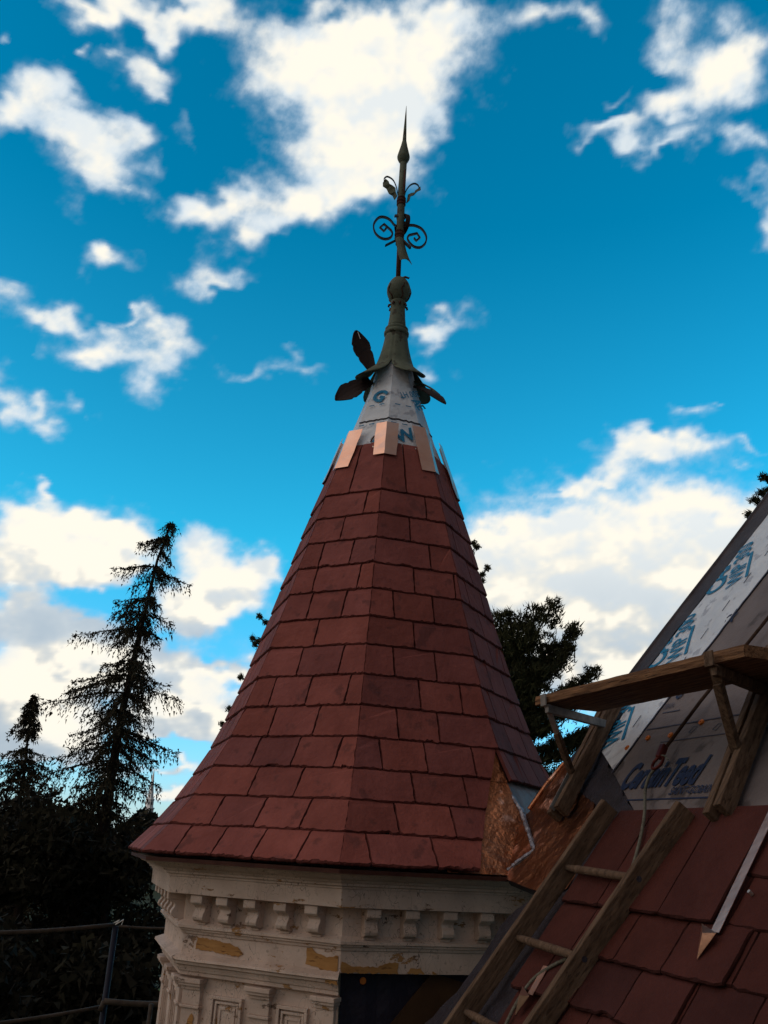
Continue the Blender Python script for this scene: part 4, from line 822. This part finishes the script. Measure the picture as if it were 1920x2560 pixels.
# ================================================================== SAFETY ROPE
rope = thing('safety_rope', 'safety rope with a dark red rope grab hanging down over the underlayment', 'rope', rp(3.46, 1.77, .05))
mb = MB(); mb.tube([rp(2.75, 4.6, .05), rp(3.05, 3.3, .05), rp(3.28, 2.52, .05), rp(3.42, 2.10, .05), rp(3.485, 1.83, .05)], .0075, 8); mb.build('taut_rope', 'rope2', rope, smooth=True)
def smoothpath(P, sub=5):
    Q = []
    for i in range(len(P)-1):
        p0, p1, p2, p3 = P[max(i-1, 0)], P[i], P[i+1], P[min(i+2, len(P)-1)]
        for s in range(sub): t = s/sub; Q.append(.5*((2*p1)+(p2-p0)*t+(2*p0-5*p1+4*p2-p3)*t*t+(3*p1-p0-3*p2+p3)*t**3))
    return Q+[P[-1]]
mb = MB(); mb.tube(smoothpath([rp(3.44, 1.74, .05), rp(3.50, 1.70, .04), rp(3.49, 1.63, .035), rp(3.41, 1.54, .045), rp(3.35, 1.48, .055), rp(3.30, 1.40, .055), rp(3.25, 1.30, .055), rp(3.20, 1.18, .06), rp(3.20, 1.0, .05), rp(3.27, .85, .045), rp(3.39, .77, .045), rp(3.47, .70, .045), rp(3.49, .60, .045), rp(3.47, .48, .045), rp(3.40, .30, .045)]), .0068, 8); mb.build('slack_rope', 'rope', rope, smooth=True)
mb = MB(); mb.beam(rp(3.475, 1.835, .065), rp(3.455, 1.76, .065), hd*.034, rn*.03); g_ = mb.build('rope_grab', 'redmetal', rope, bevel=.006)
mb = MB(); P = [rp(3.445+.032*math.cos(a), 1.735+.034*math.sin(a), .066) for a in np.linspace(0, 2*math.pi, 17)]; mb.tube(P, .007, 7); mb.build('carabiner', 'redmetal', rope, smooth=True)
mb = MB(); mb.tube([rp(3.44, 1.77, .07), rp(3.40, 1.76, .075), rp(3.36, 1.735, .075)], .0035, 6); mb.build('cord_tail', 'rope', rope)

# ================================================================== SCAFFOLD RAILS at the left
def dirpt(az, el, y): a, e = R_(az), R_(el); return Vector((math.tan(a)*y, y, math.tan(e)*y/math.cos(a)))
rl = thing('scaffold_railing', 'scaffold guard rail of thin rusty tubes on a blue post left of the turret', 'railing', dirpt(-13.7, -4.75, 7.2)*1.0-zz*2)
P0, P1, P2 = dirpt(-21.5, -5.35, 6.5), dirpt(-13.9, -4.72, 7.15), dirpt(-9.5, -4.70, 7.3)
Q0, Q1, Q2, Q3 = dirpt(-21.5, -9.75, 6.5), dirpt(-14.0, -8.75, 7.15), dirpt(-13.95, -8.5, 7.1), dirpt(-9.5, -8.5, 7.25)
def pipe(A, B, r, m, name):
    mb = MB(); n = 6; mb.tube([A.lerp(B, i/n)-zz*.012*math.sin(math.pi*i/n) for i in range(n+1)], r, 10); return mb.build(name, m, rl, smooth=True)
pipe(P0, P1, .014, 'pipe', 'upper_rail'); pipe(P1+Vector((.02, 0, -.01)), P2, .009, 'pipe', 'upper_rail'); pipe(Q0, Q1, .012, 'pipe', 'lower_rail'); pipe(Q2, Q3, .020, 'pipe', 'lower_rail')
mb = MB(); mb.tube([P1-zz*.01, P1-zz*3.0], .021, 12); mb.build('post', 'bluepaint', rl, smooth=True)
mb = MB(); mb.tube([Q2+Vector((.33, 0, 0)), Q2+Vector((.33, 0, -2.3))], .016, 10); mb.build('short_post', 'pipe', rl, smooth=True)
mb = MB(); mb.tube([Q2+Vector((0, 0, 0)), Q2+Vector((-.02, 0, -.06))], .018, 8); mb.build('rail_end', 'pipe', rl, smooth=True)
mb = MB(); mb.tube([P1+Vector((-.03, 0, .0)), P1+Vector((.02, 0, .03)), P1+Vector((.0, -.02, .0)), P1+Vector((.05, 0, .035)), P1+Vector((.04, 0, 0))], .004, 6); mb.build('tie_wire', 'nail', rl)
wp = dirpt(-17, -10.15, 6.8); mb = MB(); mb.tube(smoothpath([wp+Vector((-.16, 0, -.08)), wp+Vector((-.09, 0, -.02)), wp, wp+Vector((.10, 0, -.005)), wp+Vector((.17, 0, -.03)), wp+Vector((.15, 0, -.06)), wp+Vector((.05, .0, -.05))]), .004, 6); mb.build('loose_wire', 'pipe', rl)
# ================================================================== TREES
def leaf_mesh(C, D, size, wid, rs, k=1):
    """many needle-tuft triangles: centres C, directions D"""
    n = len(C); D = D/np.linalg.norm(D, axis=1, keepdims=True)
    rnd = rs.normal(size=(n, 3)); S = np.cross(D, rnd); S /= np.linalg.norm(S, axis=1, keepdims=True)+1e-9
    L_ = size*rs.uniform(.4, 1.6, (n, 1)); W_ = wid*rs.uniform(.6, 1.3, (n, 1))
    A = C-D*L_*.4; V = np.stack([A-S*W_*.5, A+S*W_*.5, A+D*L_], 1).reshape(-1, 3)
    return V
def tri_obj(name, V, m, parent=None):
    n = len(V)//3; me = bpy.data.meshes.new(name); me.vertices.add(len(V)); me.vertices.foreach_set('co', V.astype(np.float32).ravel())
    me.loops.add(len(V)); me.loops.foreach_set('vertex_index', np.arange(len(V))); me.polygons.add(n)
    me.polygons.foreach_set('loop_start', np.arange(n)*3); me.polygons.foreach_set('loop_total', np.full(n, 3)); me.update(calc_edges=True)
    me.materials.append(M[m]); return link(name, me, parent)
def spruce(name, label, trunk, prof, seed, nb, tuft=.10, twd=.035, dens=1., gaps=(), droop=.35, m='spruce', zmin=None, depth=1., group=None, explicit=(), pw=1.15, hang=.7, wh=.30):
    """trunk: list of (x, y, z) from the ground up; prof: (z, left reach, right reach)"""
    rs = np.random.RandomState(seed); T = np.array(trunk, float); pz = np.array([p[0] for p in prof]); pl = np.array([p[1] for p in prof]); pr = np.array([p[2] for p in prof])
    root = thing(name, label, 'tree', Vector(T[0]), group)
    ztop = T[-1, 2]; zb = zmin if zmin is not None else T[0, 2]+1
    def tp(z): return np.array([np.interp(z, T[:, 2], T[:, 0]), np.interp(z, T[:, 2], T[:, 1]), z])
    H = ztop-T[0, 2]; mb = MB(); zs = np.linspace(T[0, 2], ztop, 18); mb.tube([tp(z) for z in zs], [max(.018, .030*(ztop-z)**.9*.62+.015) for z in zs], 8); mb.build('trunk', 'bark', root)
    C = []; D = []; limbs = MB()
    zz_ = ztop-(ztop-zb)*np.linspace(0.0, 1, nb)**pw
    specs = []
    for j, z in enumerate(zz_):
        z = round(z/wh)*wh+rs.uniform(-.05, .05)*wh/.3; a = j*2.39996+rs.uniform(-.5, .5)
        if any(g0 < z < g1 and (sgn == 0 or sgn*math.cos(a) > 0) for g0, g1, sgn in gaps): continue
        ca = math.cos(a); R = (np.interp(z, pz, pr) if ca > 0 else np.interp(z, pz, pl)); Rm = (np.interp(z, pz, pr)+np.interp(z, pz, pl))/2*depth
        R = R*abs(ca)+Rm*(1-abs(ca)); R *= rs.uniform(.45, 1.1)
        if rs.rand() < .18: R *= .45
        specs.append((z, a, R))
    for (z, a, R) in list(specs)+list(explicit):
        if R < .08: R = .08
        d = np.array([math.cos(a), math.sin(a), 0]); b = tp(min(z, ztop)); n = max(4, int(R/.12)); rise = rs.uniform(-.05, .25)
        P = []
        for i in range(n+1):
            s = i/n; y = rise*s*R*.6-droop*R*(s**1.5)*.8+.20*R*max(0, s-.75)**1*droop*2
            side = np.array([-d[1], d[0], 0])*math.sin(s*3+a*5)*.05*R
            P.append(b+d*R*s+side+np.array([0, 0, y]))
        P = np.array(P); limbs.tube(P, [max(.006, .022*R**.6*(1-.85*i/n)) for i in range(n+1)], 4, False)
        lat = np.array([-d[1], d[0], 0])
        for i in range(1, n+1):
            s = i/n
            if s < .12: continue
            for q in range(max(1, int(3*dens))):
                sgn = rs.choice([-1, 1]); Lw = (.16+.34*R*(1-s)*.6+.08)*rs.uniform(.4, 1.1); Lw = min(Lw, .75)
                dirn = lat*sgn*rs.uniform(.2, 1)+d*rs.uniform(.2, .8)+np.array([0, 0, -rs.uniform(.1, 1.1)*(.6+droop)]); dirn /= np.linalg.norm(dirn)
                st = P[i]+(P[i-1]-P[i])*rs.rand(); m_ = max(2, int(Lw/(tuft*.5)))
                t_ = np.linspace(.05, 1, m_)[:, None]; pts = st+dirn*Lw*t_+np.array([0, 0, -hang])*(Lw*.45)*t_**2+rs.normal(size=(m_, 3))*tuft*.18
                C.append(pts); dd_ = dirn+np.array([0, 0, -hang])*t_+rs.normal(size=(m_, 3))*.5; D.append(dd_)
            k_ = 4; C.append(P[i]+rs.normal(size=(k_, 3))*tuft*.35); D.append(d+rs.normal(size=(k_, 3))*.6)
        C.append(P[-1]+rs.normal(size=(5, 3))*tuft*.4); D.append(d*1.0+rs.normal(size=(5, 3))*.5+np.array([0, 0, .2]))
    # leader
    for z in np.arange(ztop-.9, ztop+.02, .03): C.append(tp(min(z, ztop))+rs.normal(size=(3, 3))*.035); D.append(np.array([0, 0, .6])+rs.normal(size=(3, 3))*.8)
    limbs.build('branches', 'bark', root)
    C = np.concatenate(C); D = np.concatenate(D); V = leaf_mesh(C, D, tuft, twd, rs); tri_obj('crown', V, m, root); return root
Y = 22.0
big = spruce('spruce_tree', 'tall ragged dark spruce leaning slightly right, the tallest tree on the left',
    [(-6.1, Y, GZ), (-6.05, Y, 0.6), (-6.04, Y, 1.87), (-6.02, Y, 2.85), (-5.93, Y, 4.09), (-5.86, Y, 4.97), (-5.80, Y, 5.69), (-5.74, Y, 6.5), (-5.60, Y, 7.24), (-5.52, Y, 7.6)],
    [(-9, 3.4, 3.0), (-2, 3.2, 1.6), (.6, 2.3, .85), (1.3, 2.1, 1.0), (1.9, 1.95, 1.45), (2.85, 1.9, 1.45), (3.4, 1.75, 1.05), (4.09, 1.65, .85), (4.97, 1.5, .80), (5.4, 1.5, .72), (5.69, 1.4, .45), (6.1, .95, .40), (6.5, 1.0, .35), (6.9, .45, .30), (7.24, .45, .22), (7.6, .12, .12)],
    3, 320, tuft=.088, twd=.040, dens=1.7, pw=.95, hang=1.5, wh=.40, gaps=((4.2, 4.42, -1), (5.75, 6.0, -1), (6.55, 6.95, -1), (5.75, 6.15, 1)), droop=.5, explicit=((6.28, .05, .95), (6.3, .3, .6), (7.2, 3.0, .72), (7.1, 3.3, .55), (3.4, -.15, 1.35), (2.3, .1, 1.45)))
small = spruce('spruce_tree', 'small dark spruce with a narrow pointed top at the left edge',
    [(-11.0, 30, GZ), (-11.02, 30, 1.6), (-11.15, 30, 3.0), (-11.20, 30, 4.1)],
    [(-9, 3, 3), (0, 1.6, 1.5), (1.6, 1.25, .95), (2.4, .95, .75), (3.0, .55, .45), (3.5, .4, .22), (4.1, .06, .06)], 8, 200, tuft=.12, twd=.055, dens=2.0, hang=1.1, droop=.45, gaps=((2.62, 2.82, 0),))
def bushy(name, label, x, y, ztop, rx, seed, n=9000, m='hedge', size=.20, cat='tree', group=None, zc=None):
    """broad dense crown made of many overlapping leaf clumps"""
    rs = np.random.RandomState(seed); root = thing(name, label, cat, (x, y, GZ), group)
    mb = MB(); mb.tube([(x, y, GZ), (x+.1, y, (GZ+ztop)/2), (x, y, ztop-1.5)], [.28, .2, .05], 8); mb.build('trunk', 'bark', root)
    nc = 46; C = []; h = ztop-GZ
    cen = []
    for i in range(nc):
        t = rs.rand()**.8; zc_ = GZ+1.2+t*(h-1.9); R = rx*math.sqrt(max(.03, 1-((t-.35)/.72)**2)); a = rs.rand()*2*math.pi; q = rs.rand()**.5*R
        cen.append((x+q*math.cos(a), y+q*math.sin(a)*.8, zc_, rs.uniform(.55, 1.1)*(1.15-.5*t)))
    cen.append((x, y, ztop-.8, .8))
    per = n//len(cen)
    for cx_, cy_, cz_, r in cen:
        v = rs.normal(size=(per, 3)); v /= np.linalg.norm(v, axis=1, keepdims=True); rad = r*rs.uniform(.35, 1.0, (per, 1))**.6; C.append(np.array([cx_, cy_, cz_])+v*rad*np.array([1.15, 1.15, .85]))
    C = np.concatenate(C); C[:, 2] = np.minimum(C[:, 2], ztop+rs.uniform(-.3, .1, len(C))); D = rs.normal(size=C.shape)+np.array([0, 0, -.3]); tri_obj('crown', leaf_mesh(C, D, size, size*.55, rs), m, root); return root
bushy('hemlock_tree', 'dense black-green tree at the left edge below the small spruce', -10.6, 25, 1.35, 2.6, 21)
bushy('hemlock_tree', 'dense dark tree between the small spruce and the tall spruce', -8.4, 24, 1.30, 2.6, 22)
bushy('hemlock_tree', 'dense dark tree in front of the tall spruce, behind the blue rail post', -6.8, 19.5, .95, 2.1, 23)
bushy('hemlock_tree', 'dark tree closest to the turret cornice, right of the tall spruce', -5.35, 20.5, .30, 1.25, 24, n=7000)
bushy('hemlock_tree', 'low dark tree at the lower left corner behind the thin rail', -5.9, 14.5, -.9, 2.2, 25)
bushy('hemlock_tree', 'low dark tree behind the short rail beside the turret wall', -3.9, 15.5, -1.35, 1.15, 26, n=8000)

def pine(name, label, trunk, branches, seed, tuft, group=None, m='pine', tw=.4):
    rs = np.random.RandomState(seed); root = thing(name, label, 'tree', Vector(trunk[0]), group)
    H = len(trunk); mb = MB(); mb.tube(trunk, np.linspace(.20, .03, H), 8); mb.build('trunk', 'bark', root)
    T = np.array(trunk, float); C = []; D = []; limbs = MB()
    for (z0, tip, fat) in branches:
        b = np.array([np.interp(z0, T[:, 2], T[:, 0]), np.interp(z0, T[:, 2], T[:, 1]), z0]); tip = np.array(tip, float); L_ = np.linalg.norm(tip-b); n = max(5, int(L_/.12)); d = (tip-b)/L_
        P = np.array([b+(tip-b)*s+np.array([0, 0, -.10*L_*math.sin(math.pi*s)])+np.array([rs.normal()*.02, rs.normal()*.02, rs.normal()*.02]) for s in np.linspace(0, 1, n+1)])
        limbs.tube(P, [max(.008, .05*(1-s)*L_**.3) for s in np.linspace(0, 1, n+1)], 5, False)
        for i in range(1, n+1):
            s = i/n; w_ = fat*(.30+1.0*math.sin(math.pi*min(.93, s)**1.1))
            for q in range(11):
                o = rs.normal(size=3)*np.array([.65, .85, .13])*w_; o[2] = abs(o[2])*.9-.10*w_; c0 = P[i]+o; k_ = 12
                up_ = d*.5+np.array([0, 0, .55])+o*.8/ max(w_, .05)*.35
                C.append(c0+rs.normal(size=(k_, 3))*tuft*.30); D.append(up_+rs.normal(size=(k_, 3))*.62)
                if q < 2: limbs.tube([P[i-1], (P[i-1]+c0)/2+np.array([0, 0, -.02]), c0], [.009, .007, .004], 3, False)
    limbs.build('branches', 'bark', root); C = np.concatenate(C); D = np.concatenate(D); tri_obj('crown', leaf_mesh(C, D, tuft, tuft*.24, rs), m, root); return root
Yp = 20.0
tr = [(3.2, Yp, GZ), (3.15, Yp, 0), (3.10, Yp, 3), (3.05, Yp, 5.0)]
br = [(4.1, (3.97, Yp-.2, 5.50), .26), (3.9, (3.62, Yp, 5.35), .24), (4.2, (3.34, Yp, 5.15), .22), (4.0, (3.02, Yp, 5.20), .22), (4.2, (2.73, Yp+.3, 5.22), .22), (4.0, (2.45, Yp, 5.1), .22), (3.7, (4.52, Yp, 4.98), .20), (3.4, (4.30, Yp-.3, 4.42), .20), (3.6, (4.02, Yp+.3, 4.55), .22), (3.1, (4.12, Yp, 4.30), .16), (3.1, (4.93, Yp, 3.98), .20), (2.9, (4.52, Yp+.2, 3.62), .22), (2.7, (4.35, Yp-.3, 3.35), .24), (2.2, (4.72, Yp, 2.70), .16), (1.9, (4.60, Yp, 2.45), .16), (1.5, (4.5, Yp+.2, 2.0), .20), (1.0, (4.2, Yp, 1.5), .22), (.5, (4.3, Yp, .9), .3), (2.4, (4.1, Yp-.5, 3.0), .26)]
rs_ = np.random.RandomState(5)
for i in range(34):
    z = rs_.uniform(-3.0, 3.9); a = rs_.uniform(0, 2*math.pi); R = rs_.uniform(.35, .8) if z > 1 else rs_.uniform(.7, 1.6); br.append((z, (3.1+R*math.cos(a), Yp+R*math.sin(a), z+.35+.25*R), .30))
pine('pine_tree', 'bushy dark pine with layered boughs standing between the spire and the planks', tr, br, 31, .14)
tr = [(-.25, 16.5, GZ), (-.3, 16.5, 0), (-.35, 16.5, 4.0), (-.35, 16.5, 6.9)]
k_ = 16.5/16.0
br2 = [(4.6, (1.72*k_, 16.5, 5.62*k_-.1), .035), (4.4, (1.78*k_, 16.4, 5.40*k_), .045), (4.2, (1.99*k_, 16.5, 4.98*k_), .045), (4.0, (1.91*k_, 16.6, 4.82*k_), .045), (3.9, (1.84*k_, 16.4, 4.70*k_), .04), (3.2, (-2.13*k_, 16.5, 3.82*k_), .018), (2.9, (-2.24*k_, 16.5, 3.46*k_), .02), (2.8, (-2.20*k_, 16.4, 3.32*k_), .015), (1.6, (-2.54*k_, 16.5, 2.20*k_), .025), (2.2, (-2.34*k_, 16.5, 2.74*k_), .02), (1.5, (-2.62*k_, 16.5, 1.92*k_), .04), (3.6, (1.0, 16.5, 4.0), .06), (3.0, (-1.2, 16.8, 3.6), .06)]
for i in range(46):     # the body of the tree, out of sight behind the spire
    z = rs_.uniform(-2.5, 6.0); a = rs_.uniform(0, 2*math.pi); R = (1.15+(5.2-z)*.22)*rs_.uniform(.45, .95) if z < 5.2 else rs_.uniform(.4, .9); br2.append((z, (-.3+R*math.cos(a), 16.5+R*math.sin(a), z+.25), .20))
pine('larch_tree', 'thin tree hidden behind the spire, only its twig tips showing past both edges', tr, br2, 33, .075)
tr = [(7.6, 14, GZ), (7.6, 14, 2), (7.5, 14, 5.5), (7.4, 14, 7.2)]
br3 = [(6.0, (6.44, 14, 6.30), .05), (5.7, (6.36, 14, 6.02), .05), (5.5, (6.24, 14, 5.84), .07), (5.6, (6.55, 14.1, 6.1), .08), (5.0, (6.10, 14, 5.52), .06), (4.6, (5.86, 14, 5.03), .05), (4.3, (5.75, 14, 4.80), .03), (6.3, (6.7, 14, 6.7), .1), (5.2, (6.6, 14, 5.6), .15)]
pine('pine_tree', 'dark tree behind the house roof, branch ends showing over the dark edge strip', tr, br3, 34, .09)

# ================================================================== FAR: steeple and woods
def far(az, y): return math.tan(R_(az))*y
Ys = 300.; xs_ = far(-12.98, Ys)*.9995
st = thing('church_steeple', 'distant slender white church steeple between the spruce and the turret roof', 'steeple', (xs_, Ys, GZ))
C0 = Vector((xs_, Ys, 0))
mb = MB(); mb.lathe([(1.0, 11.3), (.62, 14.5), (.30, 18), (.07, 20.2), (.02, 21.0)], C0, 8, .39); mb.build('spire', 'steeplewhite', st)
mb = MB(); mb.lathe([(1.25, 8.9), (1.25, 10.7), (1.4, 10.8), (1.4, 11.1), (1.05, 11.3)], C0, 8, .39); dr = mb.build('drum', 'steeplewhite', st)
for k in range(8):
    a = .39+(k+.5)*math.pi/4; d = Vector((math.sin(a), -math.cos(a), 0)); e = Vector((math.cos(a), math.sin(a), 0)); mb = MB(); mb.box(C0+d*1.14-e*.22+zz*9.4, e*.44, d*.06, zz*.9); mb.build('window', 'steepledark', dr)
mb = MB(); mb.lathe([(1.35, 8.0), (1.75, 8.1), (1.8, 8.5), (1.35, 8.6), (1.3, 9.0)], C0, 8, .39); mb.build('cornice', 'steeplewhite', st)
mb = MB(); mb.lathe([(1.0, 3.9), (1.0, 8.05)], C0, 8, .39); core = mb.build('belfry_core', 'steepledark', st)
for k in range(8):
    a = .39+k*math.pi/4; d = Vector((math.sin(a), -math.cos(a), 0)); mb = MB(); mb.tube([C0+d*1.35+zz*4.0, C0+d*1.35+zz*8.05], [.22, .19], 8); mb.build('column', 'steeplewhite', st)
mb = MB(); mb.lathe([(1.7, GZ), (1.7, 3.2), (1.85, 3.4), (1.85, 3.9), (1.0, 4.0)], C0, 4, .6); mb.build('tower', 'steeplewhite', st)
mb = MB(); mb.beam(C0+zz*21.2+Vector((-.35, 0, 0)), C0+zz*21.2+Vector((.75, 0, 0)), Vector((0, .1, 0)), zz*.22); mb.tube([C0+zz*20.8, C0+zz*21.5], .05, 5); mb.build('weathervane', 'darkiron', st)
rs_ = np.random.RandomState(77); C = []
for i in range(420):
    az = rs_.uniform(-40, 40); y = rs_.uniform(170, 330); x = far(az, y); h = rs_.uniform(9, 13.0)+y*.006+1.6*math.sin(az*.9)+1.2*math.sin(az*2.3); r = rs_.uniform(3, 5.5)
    v = rs_.normal(size=(110, 3)); v /= np.linalg.norm(v, axis=1, keepdims=True); C.append(np.array([x, y, GZ+h-r])+v*np.array([r, r, r*.95])*rs_.uniform(.6, 1, (110, 1)))
    v = rs_.normal(size=(40, 3)); C.append(np.array([x, y, GZ+h*.35])+v*np.array([r*.8, r*.8, h*.2]))
C = np.concatenate(C); o = tri_obj('woods', leaf_mesh(C, rs_.normal(size=C.shape), 1.5, 1.1, rs_), 'hedge'); o['kind'] = 'stuff'
